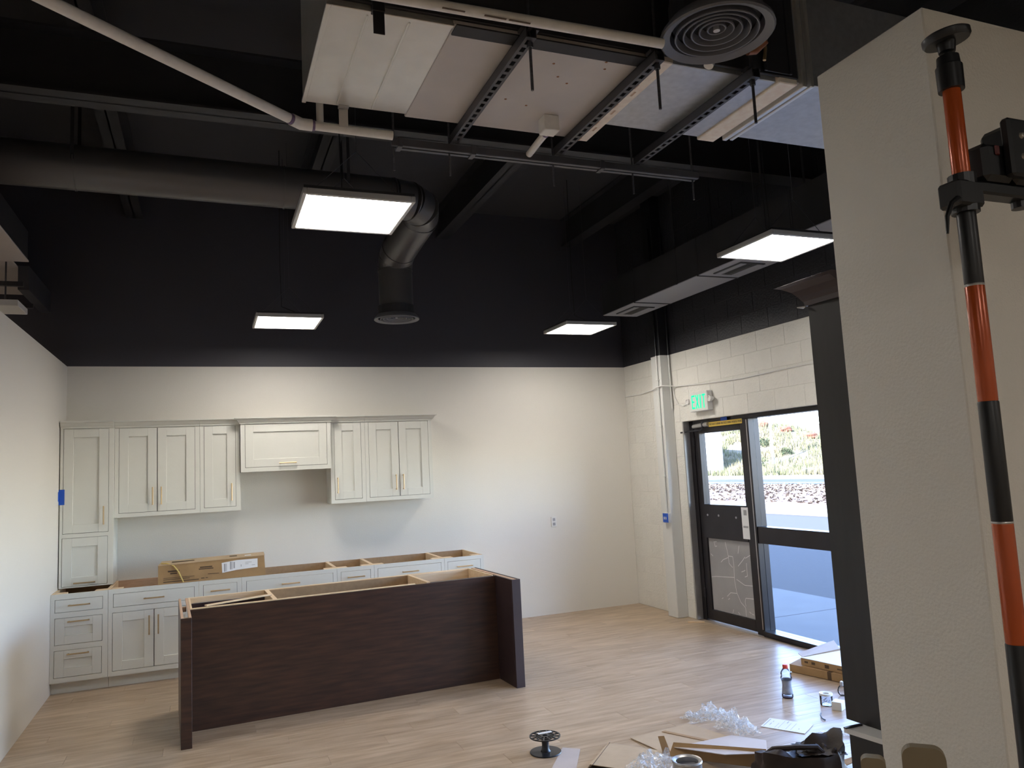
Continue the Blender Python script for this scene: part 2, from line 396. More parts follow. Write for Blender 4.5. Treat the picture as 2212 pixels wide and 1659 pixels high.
for z0, z1, y0, y1 in ((1.19,1.245,6.62,6.67),(1.06,1.08,6.61,6.69)): obj('print', MB().box(XF-.0095, XF-.009, y0, y1, z0, z1), M['greyink'], nb)
for yy, zz in ((7.30,1.17),(7.1,1.17),(6.8,1.16)): obj('screw_plug', MB().lathe([(0,0),(.012,0),(.012,.004),(0,.004)], (XF-.006, yy, zz), 10, Matrix.Rotation(-math.pi/2, 4, 'Y')), M['greyink'], dr)
cl = obj('door_closer', MB().cyl((XF-.035, 7.40, 2.165), (XF-.035, 7.12, 2.178), .026, 14).bbox(XF-.03, XF, 7.16, 7.36, 2.15, 2.19), M['aluminium'], dr, True)
obj('closer_arm', MB().tube([(XF-.05,7.25,2.115),(XF-.06,7.42,2.118),(XF-.09,7.585,2.11)], .009, 8).tube([(XF-.05,7.25,2.115),(XF-.045,7.2,2.15)], .009, 8).cyl((XF-.05,7.21,2.15),(XF-.05,7.21,2.215),.016,10), M['blackmetal'], dr, True)
stk = obj('sticker', MB().box(XF-.034, XF-.032, 6.545, 7.115, 2.146, 2.196).box(XF-.032,XF, 6.56,6.60,2.15,2.19), M['yellow'], dr); tag(stk, 'yellow strip sticker with black capitals')
def text_mesh(body, size, mtx, m, parent, name, sx=1.0, extr=.0006, local=False):
    cu = bpy.data.curves.new(name, 'FONT'); cu.body = body; cu.size = size; cu.extrude = extr; cu.align_x = 'CENTER'; cu.align_y = 'CENTER'
    t = bpy.data.objects.new('tmp_text', cu); COL.objects.link(t)
    dg = bpy.context.evaluated_depsgraph_get(); me = bpy.data.meshes.new_from_object(t.evaluated_get(dg))
    bpy.data.objects.remove(t); bpy.data.curves.remove(cu)
    off = Vector((0,0,0)) if local else ROOTLOC.get(parent.name_full, Vector((0,0,0)))
    for v in me.vertices: v.co = (mtx @ Vector((v.co.x*sx, v.co.y, v.co.z)))-off
    me.materials.clear(); me.materials.append(m)
    o = bpy.data.objects.new(name, me); COL.objects.link(o); o.parent = parent; return o
def basis(x, y, z, t): 
    m = Matrix((x, y, z)).transposed().to_4x4(); m.translation = t; return m
text_mesh('THIS DOOR TO REMAIN UNLOCKED DURING WORKING HOURS', .034, basis(Vector((0,-1,0)), Vector((0,0,1)), Vector((-1,0,0)), (XF-.0346, 6.83, 2.171)), M['ink'], stk, 'lettering', .56)
obj('hinge', MB().cyl((XF-.008,7.455,1.95),(XF-.008,7.455,2.05),.012,8).cyl((XF-.008,7.455,.25),(XF-.008,7.455,.35),.012,8), M['bronze'], dr)
def side_window(name, y0, y1, label):
    wn = thing(name, (XF, (y0+y1)/2, 0), label, 'window', kind='structure')
    obj('sill', MB().bbox(XF-.05, XB+.02, y0, y1, 0, .052, .003), M['bronze'], wn)
    obj('head', MB().bbox(XF-.03, XB+.02, y0, y1, 2.19, 2.234, .003), M['bronze'], wn)
    obj('rail', MB().bbox(XF-.02, XB, y0+.06, y1, .918, 1.085, .003), M['bronze'], wn)
    obj('mullion', MB().bbox(XF-.03, XB+.02, y0, y0+.06, .052, 2.19, .003), M['bronze'], wn)
    obj('glazing_bead', MB().box(XF-.031, XF-.026, y1+.023, y1+.035, .06, 2.18), M['aluminium'], wn)
    obj('pane', MB().box(XF+.035, XF+.043, y0+.06, y1, 1.085, 2.19), M['glass'], wn)
    obj('pane', MB().box(XF+.035, XF+.043, y0+.06, y1, .052, .918), M['glass'], wn)
side_window('window_1', 4.9, 6.455, 'dark bronze side window beside the entrance door')
side_window('window_added', OY0, 4.9, 'added dark bronze window, unseen behind the wing wall')  # unseen window added to let more daylight into the room
# painted jamb strip of the opening
struct('trim_1', MB().bbox(XR-.012, XF-.012, 7.515, 7.537, 0, 2.235, .003), M['aluminium'], 'pale metal jamb strip at the hinge side of the entrance', 'trim')
# ------------------------------------------------------------------ ceiling light panels
def panel(cx, cy, label):
    z = 3.28; s = .3015
    t = thing('ceiling_light', (cx, cy, z), label, 'ceiling light', 'suspended square light panels')
    fr = MB()
    for a in (-1, 1):
        fr.bbox(cx+a*s-a*.022, cx+a*s, cy-s, cy+s, z, z+.035, .003); fr.bbox(cx-s+.022, cx+s-.022, cy+a*s-a*.022, cy+a*s, z, z+.035, .003)
    obj('frame', fr, M['lampframe'], t)
    obj('back_tray', MB().box(cx-s+.004, cx+s-.004, cy-s+.004, cy+s-.004, z+.03, z+.05), M['blackmetal'], t)
    obj('diffuser', MB().box(cx-s+.022, cx+s-.022, cy-s+.022, cy+s-.022, z+.006, z+.012), M['emit'], t)
    for sy in (-1, 1):
        obj('suspension_cable', MB().tube([(cx-s+.05, cy+sy*.2, z+.05), (cx, cy+sy*.2, z+.30), (cx, cy+sy*.2, TOP-.01)], .0022, 5).tube([(cx+s-.05, cy+sy*.2, z+.05), (cx, cy+sy*.2, z+.30)], .0022, 5), M['rod'], t)
    obj('power_cord', MB().tube([(cx+.2, cy, z+.05), (cx+.1, cy, z+.10), (cx-.05, cy, z+.16), (cx-.06, cy, z+.6), (cx-.05, cy, TOP-.01)], .004, 6), M['blackplastic'], t, True)
    return t
panel(.775, 4.27, 'lit square light panel nearest the spiral duct elbow, the largest at left')
panel(.72, 7.47, 'lit square light panel above the kitchen cabinets')
panel(3.83, 7.47, 'lit square light panel close to the back right corner')
panel(3.84, 4.30, 'lit square light panel half hidden by the white wing wall')
panel(.775, -2.13, 'lit square light panel behind the camera')
panel(3.84, -2.13, 'added lit square light panel, unseen behind the camera at the window side')  # out of view, added to brighten the wing wall and air handler
panel(-2.35, -2.13, 'added lit square light panel, unseen behind the camera at far left')  # out of view, added as further fill from behind
panel(-3.9, 4.27, 'added lit square light panel, unseen in the next room, near row')  # out of view, added to light the duct underside and neighbouring unit
panel(-3.9, 7.47, 'added lit square light panel, unseen in the next room, far row')  # second unseen panel added for the same fill
# ------------------------------------------------------------------ spiral duct
sd = thing('spiral_duct', (1.75, 7.33, 3.30), 'black round spiral duct with elbow dropping to a round diffuser', 'duct')
DR = .168
obj('main_run', MB().tube([(-6.0, 6.3, 4.25), (1.50, 6.3, 4.17)], DR, 28), M['duct'], sd, True)
el = [(1.50,6.3,4.17),(1.66,6.34,4.165),(1.78,6.44,4.15),(1.825,6.60,4.125)]
for i in range(3): obj('elbow_section', MB().tube([el[i], el[i+1]], DR*(1.004+.004*(i % 2)), 28), M['duct'], sd, True)
obj('sloped_run', MB().tube([el[3], (1.755, 7.14, 3.975)], DR, 28), M['duct'], sd, True)
e2 = [(1.755,7.14,3.975),(1.75,7.27,3.93),(1.75,7.33,3.84)]
for i in range(2): obj('elbow_section', MB().tube([e2[i], e2[i+1]], DR*1.006, 28), M['duct'], sd, True)
obj('drop', MB().tube([(1.75,7.33,3.84),(1.75,7.33,3.36)], DR, 28), M['duct'], sd, True)
def seam(p, d, r=DR):
    p = Vector(p); d = Vector(d).normalized()
    return MB().tube([p-d*.006, p+d*.006], r*1.035, 28)
for p, d in ((el[0],(1,.1,0)),(el[1],(1,.5,0)),(el[2],(.6,1,-.1)),(el[3],(-.1,1,-.25)),(e2[0],(-.1,1,-.35)),(e2[1],(0,1,-1)),((1.75,7.33,3.80),(0,0,1)),((-.9,6.3,4.197),(1,0,0)),((.6,6.3,4.18),(1,0,0))):
    obj('seam_ring', seam(p, d), M['duct'], sd, True)
def diffuser(parent, c, R, dark='duct', n=5):
    x, y, z = c
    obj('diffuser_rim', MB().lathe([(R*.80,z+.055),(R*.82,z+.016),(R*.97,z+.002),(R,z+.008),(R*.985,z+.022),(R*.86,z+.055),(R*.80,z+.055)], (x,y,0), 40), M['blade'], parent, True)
    for i in range(n):
        ro = R*(.74-.142*i); ri = ro-R*.055; zz = z+.006+.005*i
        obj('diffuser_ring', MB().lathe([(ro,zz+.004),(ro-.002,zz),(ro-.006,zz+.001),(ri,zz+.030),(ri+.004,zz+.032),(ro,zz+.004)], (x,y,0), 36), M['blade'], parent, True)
    obj('diffuser_hub', MB().lathe([(0,z+.02),(R*.06,z+.022),(R*.05,z+.05),(0,z+.05)], (x,y,0), 14), M['lampframe'], parent, True)
    obj('diffuser_throat', MB().lathe([(R*.81,z+.05),(R*.81,z+.14),(0,z+.14)], (x,y,0), 28), M['black'], parent)
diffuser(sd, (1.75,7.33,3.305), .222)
for x in (-.9, 1.1): obj('hanger_strap', MB().box(x-.012, x+.012, 6.13, 6.132, 4.2, TOP).box(x-.012, x+.012, 6.468, 6.47, 4.2, TOP), M['black'], sd)
# near diffuser
nd = thing('round_diffuser', (1.79, 2.22, 3.38), 'large black round ceiling diffuser on a drop beside the air handler', 'diffuser')
obj('drop', MB().tube([(1.79,2.22,3.44),(1.79,2.22,TOP-.01)], .165, 28), M['black'], nd, True)
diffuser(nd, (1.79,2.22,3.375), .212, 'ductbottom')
# ------------------------------------------------------------------ air handler
ZU = 3.40
ah = thing('air_handler', (1.4, 2.85, ZU), 'long suspended air handler with bare metal underside and foil strips', 'air handler')
pl = obj('return_plenum', MB().bbox(.388, .838, 2.478, 3.20, ZU, ZU+.5, .004), M['galv'], ah)
for x in (.53, .68): obj('rib', MB().bbox(x-.004, x+.004, 2.50, 3.185, ZU-.006, ZU, .002), M['galv'], pl)
obj('corner_flange', MB().bbox(.384, .402, 2.474, 3.204, ZU-.004, ZU+.01, .002).bbox(.40,.838,2.474,2.492,ZU-.004,ZU+.01,.002), M['galv'], pl)
cs = obj('casing', MB().bbox(.838, 1.675, 2.478, 3.235, ZU+.004, ZU+.5, .004), M['unit'], ah)
for x, y in ((1.30,2.62),(1.36,2.71),(1.42,2.75),(1.52,2.60),(1.33,2.98),(1.22,2.95),(1.5,2.55)):
    obj('rust_mark', MB().lathe([(0,0),(.006,0),(.005,-.001),(0,-.001)], (x,y,ZU+.0038), 8), M['rust'], cs)
obj('casing_side', MB().bbox(.40, 2.40, 2.462, 2.477, ZU+.02, ZU+.5, .003), M['black'], ah)
obj('dark_edge_band', MB().bbox(.845, 1.67, 2.466, 2.535, ZU-.003, ZU+.003, .001), M['black'], ah)  # thin black band along the near edge of the casing underside
i1 = obj('insulation_strip', MB().bbox(1.675, 1.765, 2.47, 3.24, ZU-.004, ZU+.3, .004), M['insul'], ah)
for k in range(11): obj('print', MB().box(1.69+.02*(k % 3), 1.70+.02*(k % 3), 2.6+.06*k, 2.64+.06*k, ZU-.0048, ZU-.004), M['pink'], i1)
obj('supply_duct', MB().bbox(1.765, 2.30, 2.49, 3.06, ZU+.006, ZU+.45, .003), M['galv2'], ah)
obj('insulation_strip', MB().bbox(2.30, 2.40, 2.47, 3.075, ZU-.004, ZU+.45, .004), M['insul'], ah)
obj('flange', MB().bbox(2.42, 2.445, 2.46, 3.03, ZU-.012, ZU+.45, .003).bbox(2.465, 2.485, 2.46, 3.03, ZU-.006, ZU+.45, .003), M['galv'], ah)
obj('end_duct', MB().bbox(2.40, 3.6, 2.48, 3.02, ZU+.012, ZU+.45, .003), M['galv2'], ah)
for x, y in ((.56, 2.47), (.56, 3.2)):
    obj('bracket', MB().bbox(x-.022, x+.022, y-.016, y+.016, ZU-.008, ZU+.10, .002).bbox(x-.02, x+.02, y+(.004 if y > 3 else -.012), y+(.008 if y > 3 else -.008), ZU-.09, ZU, .001), M['blackmetal' if y < 3 else 'aluminium'], ah)
dn = obj('drain_fitting', MB().bbox(1.44, 1.515, 3.03, 3.10, ZU-.07, ZU+.004, .003), M['pvc'], ah)
obj('drain_pipe', MB().tube([(1.478,3.07,ZU-.05),(1.482,3.20,ZU-.055),(1.487,3.328,ZU-.062)], .017, 12), M['pvc'], dn, True)
obj('primer_band', MB().tube([(1.479,3.105,ZU-.0515),(1.480,3.115,ZU-.052)], .019, 12), M['purple'], dn, True)
# near end clutter beside the diffuser
single('copper_line', MB().tube([(1.98,2.30,3.9),(2.00,2.30,3.62),(2.06,2.30,3.54),(2.10,2.32,3.46),(2.07,2.34,3.43),(2.03,2.34,3.42)], .015, 10), M['copper'], 'bent copper refrigerant line beside the round diffuser', 'pipe', smooth=True)
single('refrigerant_line', MB().tube([(2.13,2.36,3.9),(2.135,2.36,3.52),(2.14,2.36,3.46),(2.13,2.36,3.41)], .007, 8), M['brass'], 'thin brass tube beside the bent copper line', 'pipe', smooth=True)
single('casing_edge', MB().bbox(2.20, 2.215, 2.436, 2.446, ZU+.02, TOP-.4, .002).bbox(2.33, 2.345, 2.436, 2.446, ZU+.02, TOP-.4, .002).bbox(2.215,2.33,2.440,2.445,ZU+.02,TOP-.4,.001), M['blackmetal'], 'glossy black sheet metal upright at the near side of the air handler', 'duct')
single('drain_stub', MB().tube([(1.90,2.425,3.385),(1.93,2.43,3.44),(1.96,2.435,3.52)], .02, 12), M['pvc'], 'short white drain stub below the round diffuser', 'pipe', smooth=True)
# slotted struts
def strut(x, label):
    t = thing('strut_channel', (x, 2.95, 3.355), label, 'strut channel', 'slotted struts under the air handler')
    y0, y1, z0, z1, hw = 2.395, 3.345, 3.354, 3.394, .0205
    m = MB(); m.box(x-hw, x-hw+.003, y0, y1, z0, z1).box(x+hw-.003, x+hw, y0, y1, z0, z1)
    m.box(x-hw+.003, x-.009, y0, y1, z0, z0+.003).box(x+.009, x+hw-.003, y0, y1, z0, z0+.003)
    yy = y0; pitch = .0508; sl = .031
    while yy < y1-.001:
        e = min(yy+pitch-sl, y1); m.box(x-.009, x+.009, yy, e, z0, z0+.003); yy += pitch
    obj('channel', m, M['strut'], t)
    obj('channel_lip', MB().box(x-hw, x-hw+.012, y0, y1, z1-.003, z1).box(x+hw-.012, x+hw, y0, y1, z1-.003, z1), M['black'], t)
    obj('threaded_rod', MB().cyl((x+.008, 2.43, 3.17), (x+.008, 2.43, TOP-.01), .006, 8), M['rod'], t)
    obj('nut', MB().cyl((x+.008,2.43,3.335),(x+.008,2.43,3.353),.012,6), M['strut'], t)
    obj('washer', MB().box(x-.03,x+.04,2.41,2.45,3.396,3.404), M['strut'], t)
    return t
strut(1.105, 'slotted strut under the beige casing, leftmost of three'); strut(1.650, 'slotted strut beside the first foil strip, middle of three'); strut(2.112, 'slotted strut under the dull metal duct, rightmost of three')
rl = thing('trapeze_rail', (1.64, 3.36, 3.31), 'long double strut rail below the far ends of the slotted struts', 'rail')
obj('rail_bar', MB().bbox(.80, 2.49, 3.333, 3.355, 3.312, 3.348, .002), M['strut'], rl)
obj('rail_bar', MB().bbox(.82, 2.49, 3.366, 3.388, 3.312, 3.348, .002), M['strut'], rl)
for x in (.815, 1.085, 1.63, 2.09, 2.465): obj('threaded_rod', MB().cyl((x,3.36,3.20),(x,3.36,TOP-.01),.005,8), M['rod'], rl)
for x in (.84, 1.2, 1.9): obj('clip', MB().bbox(x-.012,x+.012,3.33,3.392,3.306,3.352,.002), M['strut'], rl)
# white pvc lines
cp = thing('condensate_pipe', (.39, 3.312, 3.33), 'white plastic condensate pipe running diagonally from the upper left', 'pipe')
A, B = Vector((-1.55, 1.82, 3.37)), Vector((.372, 3.295, 3.35))
obj('long_run', MB().tube([A, B], .0215, 14), M['pvc'], cp, True)
obj('elbow', MB().tube([B-(B-A).normalized()*.03, (.392,3.310,3.35), (.44,3.312,3.35)], .026, 14), M['pvc'], cp, True)
obj('short_run', MB().tube([(.43,3.312,3.35),(.80,3.312,3.345)], .0205, 14), M['pvc'], cp, True)
obj('primer_band', MB().tube([B-(B-A).normalized()*.045, B-(B-A).normalized()*.030], .0235, 14), M['purple'], cp, True)
obj('primer_band', MB().tube([(.44,3.312,3.35),(.452,3.312,3.35)], .0235, 14), M['purple'], cp, True)
obj('vent_riser', MB().tube([(.475,3.312,3.36),(.475,3.312,3.50)], .016, 12), M['pvc'], cp, True)
p2 = thing('drain_pipe', (1.05, 2.30, 3.36), 'white printed plastic pipe along the near edge of the air handler', 'pipe')
obj('run', MB().tube([(.42,2.33,3.365),(1.60,2.30,3.36)], .0185, 14), M['pvc'], p2, True)
for x in (.78, .93, 1.02): obj('print', MB().box(x-.04, x+.04, 2.297, 2.305, 3.3432, 3.3445), M['print'], p2)
# ------------------------------------------------------------------ rectangular duct on the right
rd = thing('rectangular_duct', (4.5, 5.5, 3.5), 'grey bottomed rectangular duct along the right wall with two registers', 'duct')
DX0, DX1, DZ = 4.275, 4.725, 3.5
SEG = ((7.72, 7.01), (7.00, 5.86), (5.85, 4.6), (4.59, 3.3), (3.29, 2.0))
for i, (b, a) in enumerate(SEG):
    sg = obj('duct_section', MB().bbox(DX0, DX1, a, b, DZ, DZ+.36, .003), M['ductbottom'], rd)
    obj('joint_band', MB().bbox(DX0-.006, DX1+.006, a-.016, a+.006, DZ-.006, DZ+.366, .002), M['black'], rd)
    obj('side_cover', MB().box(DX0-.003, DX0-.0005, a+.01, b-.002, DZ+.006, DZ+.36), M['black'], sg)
for (cy0, cy1) in ((7.18, 7.58), (5.35, 5.75)):
    rg = obj('register', MB().bbox(DX0+.09, DX1-.09, cy0, cy1, DZ-.008, DZ, .002), M['black'], rd)
    obj('register_frame', MB().bbox(DX0+.105, DX0+.165, cy0+.015, cy1-.015, DZ-.013, DZ-.007, .001), M['ductbottom'], rg)
    obj('register_frame', MB().bbox(DX1-.165, DX1-.105, cy0+.015, cy1-.015, DZ-.013, DZ-.007, .001), M['ductbottom'], rg)
    for q in (.035, .065): obj('register_blade', MB().bbox(DX0+.165+q, DX0+.170+q, cy0+.03, cy1-.03, DZ-.012, DZ-.007, .001), M['blackmetal'], rg)
for y in (6.2, 4.9): obj('hanger', MB().box(DX0-.006, DX0-.003, y-.012, y+.012, DZ, TOP).box(DX1+.003, DX1+.006, y-.012, y+.012, DZ, TOP), M['black'], rd)
# ------------------------------------------------------------------ neighbouring air handler seen over the left partition
nu = thing('neighbour_air_handler', (-2.1, 6.2, 3.72), 'beige air handler in the next room seen over the left partition', 'air handler')
obj('bottom_pan', MB().bbox(-2.9, -1.40, 4.4, 7.42, 3.75, 3.765, .003), M['unit'], nu)
obj('casing', MB().bbox(-2.88, -1.41, 4.4, 7.42, 3.7655, 4.02, .004), M['black'], nu)
obj('bottom_pan', MB().bbox(-2.9, -1.52, 7.425, 8.7, 3.75, 3.765, .003), M['unit'], nu)
obj('riser_duct', MB().bbox(-1.515, -1.43, 7.6, 8.6, 3.55, 3.765, .003), M['strut'], nu)
for y, z in ((7.44, 3.54), (7.85, 3.44)): obj('support_bar', MB().bbox(-3.0, -1.44, y-.02, y+.02, z, z+.04, .002), M['blackmetal'], nu)
obj('threaded_rod', MB().cyl((-1.57, 7.44, 3.42), (-1.57, 7.44, 3.75), .007, 8), M['rod'], nu)
obj('filter_door', MB().bbox(-2.9, -1.68, 7.6, 7.83, 3.48, 3.50, .003), M['insul'], nu)
sfx = thing('strip_fixture', (-2.2, 7.2, 3.3), 'white fixture hanging below the air handler in the next room', 'light fixture')
obj('fixture_body', MB().bbox(-3.1, -1.38, 6.95, 7.30, 3.27, 3.32, .004), M['plasticw'], sfx)
obj('fixture_cable', MB().cyl((-2.2,7.05,3.32),(-2.2,7.05,3.749),.004,6), M['rod'], sfx)
# ------------------------------------------------------------------ right wall fittings
M['postpaint'] = z_paint(mat('post_paint', (.66,.66,.63), .4, bump=.05, bscale=30), 3.04, (.012,.012,.015))
sp = thing('steel_post', (5.05, 7.83, 0), 'square steel post on the block wall, white below and black above', 'post')
obj('shaft', MB().bbox(4.985, 5.128, 7.70, 7.90, 0, TOP, .006), M['postpaint'], sp)
obj('conduit', MB().cyl((4.972,7.755,1.19),(4.972,7.755,TOP-.4),.012,10), M['postpaint'], sp, True)
obj('conduit', MB().cyl((5.10,7.688,2.4),(5.10,7.688,TOP-.4),.009,10), M['postpaint'], sp, True)
bx_ = obj('outlet_box', MB().bbox(4.945, 4.984, 7.70, 7.81, 1.08, 1.19, .003), M['plasticw'], sp)
obj('cover_plate', MB().bbox(4.938, 4.945, 7.695, 7.80, 1.085, 1.19, .002), M['tapeb'], bx_)
for y in (7.73, 7.765): obj('toggle', MB().bbox(4.932, 4.938, y-.006, y+.006, 1.12, 1.15, .001), M['plasticw'], bx_)
for z in (1.62, 2.2, 2.75): obj('strap', MB().bbox(4.957, 4.985, 7.735, 7.775, z-.01, z+.01, .002), M['postpaint'], sp)
single('wall_cable', MB().tube([(5.122,8.79,2.655),(5.118,8.4,2.645),(5.115,8.1,2.67),(5.11,7.93,2.675),(4.962,7.88,2.64),(4.955,7.76,2.665),(4.975,7.68,2.675),(5.115,7.60,2.655),(5.12,7.0,2.62),(5.12,6.4,2.60),(5.12,5.6,2.615),(5.12,4.5,2.62)], .0075, 8), M['plasticw'], 'white cable running along the block wall above the exit sign', 'cable', smooth=True)
ex = thing('exit_sign', (5.07, 7.1, 2.32), 'white exit sign with green letters above the entrance door', 'exit sign')
obj('housing', MB().bbox(5.055, 5.126, 6.935, 7.262, 2.322, 2.536, .005), M['plasticw'], ex)
def letters():
    out = []
    z0, z1, xx = 2.352, 2.505, 5.0542
    hgt = z1-z0
    def quad(pts):  # pts in (u from left 0..1 of letter cell, v 0..1)
        return pts
    cells = {'E': 7.222, 'X': 7.150, 'I': 7.068, 'T': 7.028}
    wd = {'E': .058, 'X': .066, 'I': .020, 'T': .060}
    polys = {'E': [[(0,0),(.3,0),(.3,1),(0,1)],[(.3,0),(1,0),(1,.13),(.3,.13)],[(.3,.44),(.85,.44),(.85,.57),(.3,.57)],[(.3,.87),(1,.87),(1,1),(.3,1)]],
             'X': [[(0,0),(.28,0),(1,1),(.72,1)],[(.72,0),(1,0),(.28,1),(0,1)]], 'I': [[(0,0),(1,0),(1,1),(0,1)]],
             'T': [[(.36,0),(.64,0),(.64,.87),(.36,.87)],[(0,.87),(1,.87),(1,1),(0,1)]]}
    for k in 'EXIT':
        m = MB()
        for po in polys[k]: m.prism([(cells[k]-u*wd[k], z0+v*hgt) for u, v in po], 'x', xx-.001, xx+.002)
        obj('letter', m, M['green'], ex)
letters()
for y in (7.315, 6.905):
    hd = obj('lamp_head', MB().lathe([(0,-.03),(.022,-.03),(.032,.0),(.034,.02),(.028,.022),(.02,.012),(0,.01)], (5.075, y, 2.445), 16, Matrix.Rotation(-math.pi/2, 4, 'Y')), M['plasticw'], ex, True)
    obj('lamp_stem', MB().bbox(5.08, 5.12, y-.012, y+.012, 2.44, 2.46, .002), M['plasticw'], hd)
single('sign_cable', MB().tube([(5.11,7.66,2.66),(5.115,7.65,2.55),(5.118,7.58,2.44),(5.118,7.48,2.415),(5.118,7.34,2.44)], .0065, 8), M['plasticw'], 'short white cable looping from the post to the exit sign', 'cable', smooth=True)
single('painters_tape', MB().box(XF-.033, XF-.0305, 6.79, 6.90, 2.192, 2.236), M['tapeb'], 'blue tape scrap on the header above the entrance door', 'tape')
wo = thing('wall_outlet', (3.993, YB-.004, 1.06), 'white wall outlet on the bare stretch of the back wall', 'outlet')
obj('plate', MB().bbox(3.958, 4.028, YB-.012, YB-.0005, 1.052, 1.174, .003), M['plasticw'], wo)
for z in (1.085, 1.14): obj('socket', MB().bbox(3.976, 4.01, YB-.015, YB-.012, z-.017, z+.017, .002), M['greyink'], wo)
single('wood_offcut', MB().bbox(-.09, .09, -.012, .012, 0, .012, .001).xf(Matrix.Translation((5.02, 7.40, 0)) @ Matrix.Rotation(math.radians(-35), 4, 'Z')), M['maple'], 'small pale wood offcut on the floor by the door jamb', 'wood scrap')
# ------------------------------------------------------------------ kitchen cabinets
def pull(parent, p0, p1, yface, rad=.0062, stand=.032):
    """bar pull from p0 to p1 (x,z) standing off the face"""
    (xa, za), (xb, zb) = p0, p1; y = yface-stand; m = MB()
    m.tube([(xa,y,za),(xb,y,zb)], rad, 8)
    for f in (.06, .94):
        x, z = xa+(xb-xa)*f, za+(zb-za)*f; m.tube([(x,y,z),(x,yface+.001,z)], rad*.9, 8)
    return obj('handle', m, M['brass'], parent, True)
def shaker(parent, name, x0, x1, z0, z1, yf, fw=.082, flat=False):
    g = .0032; x0 += g; x1 -= g; z0 += g; z1 -= g; m = MB(); t = .02
    if flat: m.bbox(x0, x1, yf, yf+t, z0, z1, .0015)
    else:
        m.bbox(x0, x0+fw, yf, yf+t, z0, z1, .0015).bbox(x1-fw, x1, yf, yf+t, z0, z1, .0015)
        m.bbox(x0+fw, x1-fw, yf, yf+t, z0, z0+fw, .0015).bbox(x0+fw, x1-fw, yf, yf+t, z1-fw, z1, .0015)
        m.box(x0+fw-.002, x1-fw+.002, yf+.013, yf+t, z0+fw-.002, z1-fw+.002)
    return obj(name, m, M['cab'], parent)
def face_frame(parent, x0, x1, z0, z1, yf, holes):
    """frame around rectangular openings: solid grid minus the holes"""
    xs = sorted({x0, x1, *[h[0] for h in holes], *[h[1] for h in holes]}); zs = sorted({z0, z1, *[h[2] for h in holes], *[h[3] for h in holes]})
    m = MB()
    for a, b in zip(xs, xs[1:]):
        for c, d in zip(zs, zs[1:]):
            cx, cz = (a+b)/2, (c+d)/2
            if any(h[0] < cx < h[1] and h[2] < cz < h[3] for h in holes): continue
            m.box(a, b, yf, yf+.02, c, d)
    return obj('face_frame', m, M['cab'], parent)
def crown(parent, x0, x1, yf, yb, sides, z0=2.392, h=.065, o=.058):
    pr = [(0,z0),(.010,z0),(.012,z0+.012),(.022,z0+.020),(o*.7,z0+h*.72),(o,z0+h*.85),(o,z0+h),(0,z0+h)]
    return obj('crown', MB().ring((x0,x1,yf,yb), pr, (sides[0], sides[1], 1, 0)), M['cab'], parent)
YBC = YB-.003
def upper(label, x0, x1, z0, z1, yf, doors, hands, cs=(0,0), shelf=True, crown_o=.058):
    t = thing('wall_cabinet', ((x0+x1)/2, YBC, z0), label, 'cabinet', 'white shaker wall cabinets')
    obj('body', MB().box(x0, x0+.018, yf+.02, YBC, z0, z1).box(x1-.018, x1, yf+.02, YBC, z0, z1).box(x0+.018, x1-.018, yf+.02, YBC, z0+.02, z0+.038).box(x0+.018,x1-.018,yf+.02,YBC,z1-.018,z1).box(x0+.018,x1-.018,YBC-.01,YBC,z0+.038,z1-.018), M['cab'], t)
    obj('gap_shade_sheet', MB().box(x0+.018,x1-.018,yf+.034,yf+.04,z0+.038,z1-.018), M['gap'], t)  # dark sheet behind the doors that blackens their gaps
    face_frame(t, x0, x1, z0, z1, yf, [(*d, ) for d in doors])
    for d, hd in zip(doors, hands):
        dd = shaker(t, 'door', *d, yf)
        pull(dd, *hd, yf)
    crown(t, x0, x1, yf, YBC, cs, o=crown_o)
    return t
upper('white double door wall cabinet beside the tall cabinet', -.843, -.069, 1.510, 2.40, 8.47, [(-.807,-.463,1.549,2.386),(-.463,-.112,1.549,2.386)], [((-.503,1.617),(-.503,1.792)),((-.424,1.617),(-.424,1.792))])
upper('narrow white single door wall cabinet left of the hood cabinet', -.067, .318, 1.510, 2.40, 8.47, [(-.030,.276,1.552,2.387)], [((.234,1.615),(.234,1.791))])
upper('wide short white hood cabinet with one lift door', .322, 1.237, 1.895, 2.40, 8.40, [(.364,1.197,1.939,2.392)], [((.700,1.975),(.875,1.975))], (1,1))
upper('narrow white single door wall cabinet right of the hood cabinet', 1.241, 1.617, 1.515, 2.40, 8.47, [(1.281,1.576,1.555,2.384)], [((1.311,1.622),(1.311,1.793))])
upper('white double door wall cabinet at the right end of the row', 1.619, 2.378, 1.515, 2.40, 8.47, [(1.656,1.994,1.556,2.385),(1.994,2.338,1.556,2.385)], [((1.951,1.626),(1.951,1.796)),((2.032,1.626),(2.032,1.796))], (0,1))
tc = thing('tall_cabinet', (-1.08, YBC, .886), 'tall white cabinet with two stacked doors standing in the left corner', 'cabinet')
X0, X1, Z0, Z1, YF = -1.302, -.845, .886, 2.40, 8.42
obj('body', MB().box(X0, X0+.018, YF+.02, YBC, Z0, Z1).box(X1-.018, X1, YF+.02, YBC, Z0, Z1).box(X0+.018, X1-.018, YF+.02, YBC, Z0, Z0+.018).box(X0+.018,X1-.018,YF+.02,YBC,Z1-.018,Z1), M['cab'], tc)
obj('gap_shade_sheet', MB().box(X0+.018,X1-.018,YF+.034,YF+.04,Z0+.018,Z1-.018), M['gap'], tc)  # same dark sheet, shading the gaps of the tall doors
face_frame(tc, X0, X1, Z0, Z1, YF, [(-1.277,-.888,1.388,2.388),(-1.281,-.894,.897,1.350)])
d1 = shaker(tc, 'door', -1.277,-.888,1.388,2.388, YF); pull(d1, (-.928,1.459),(-.928,1.635), YF)
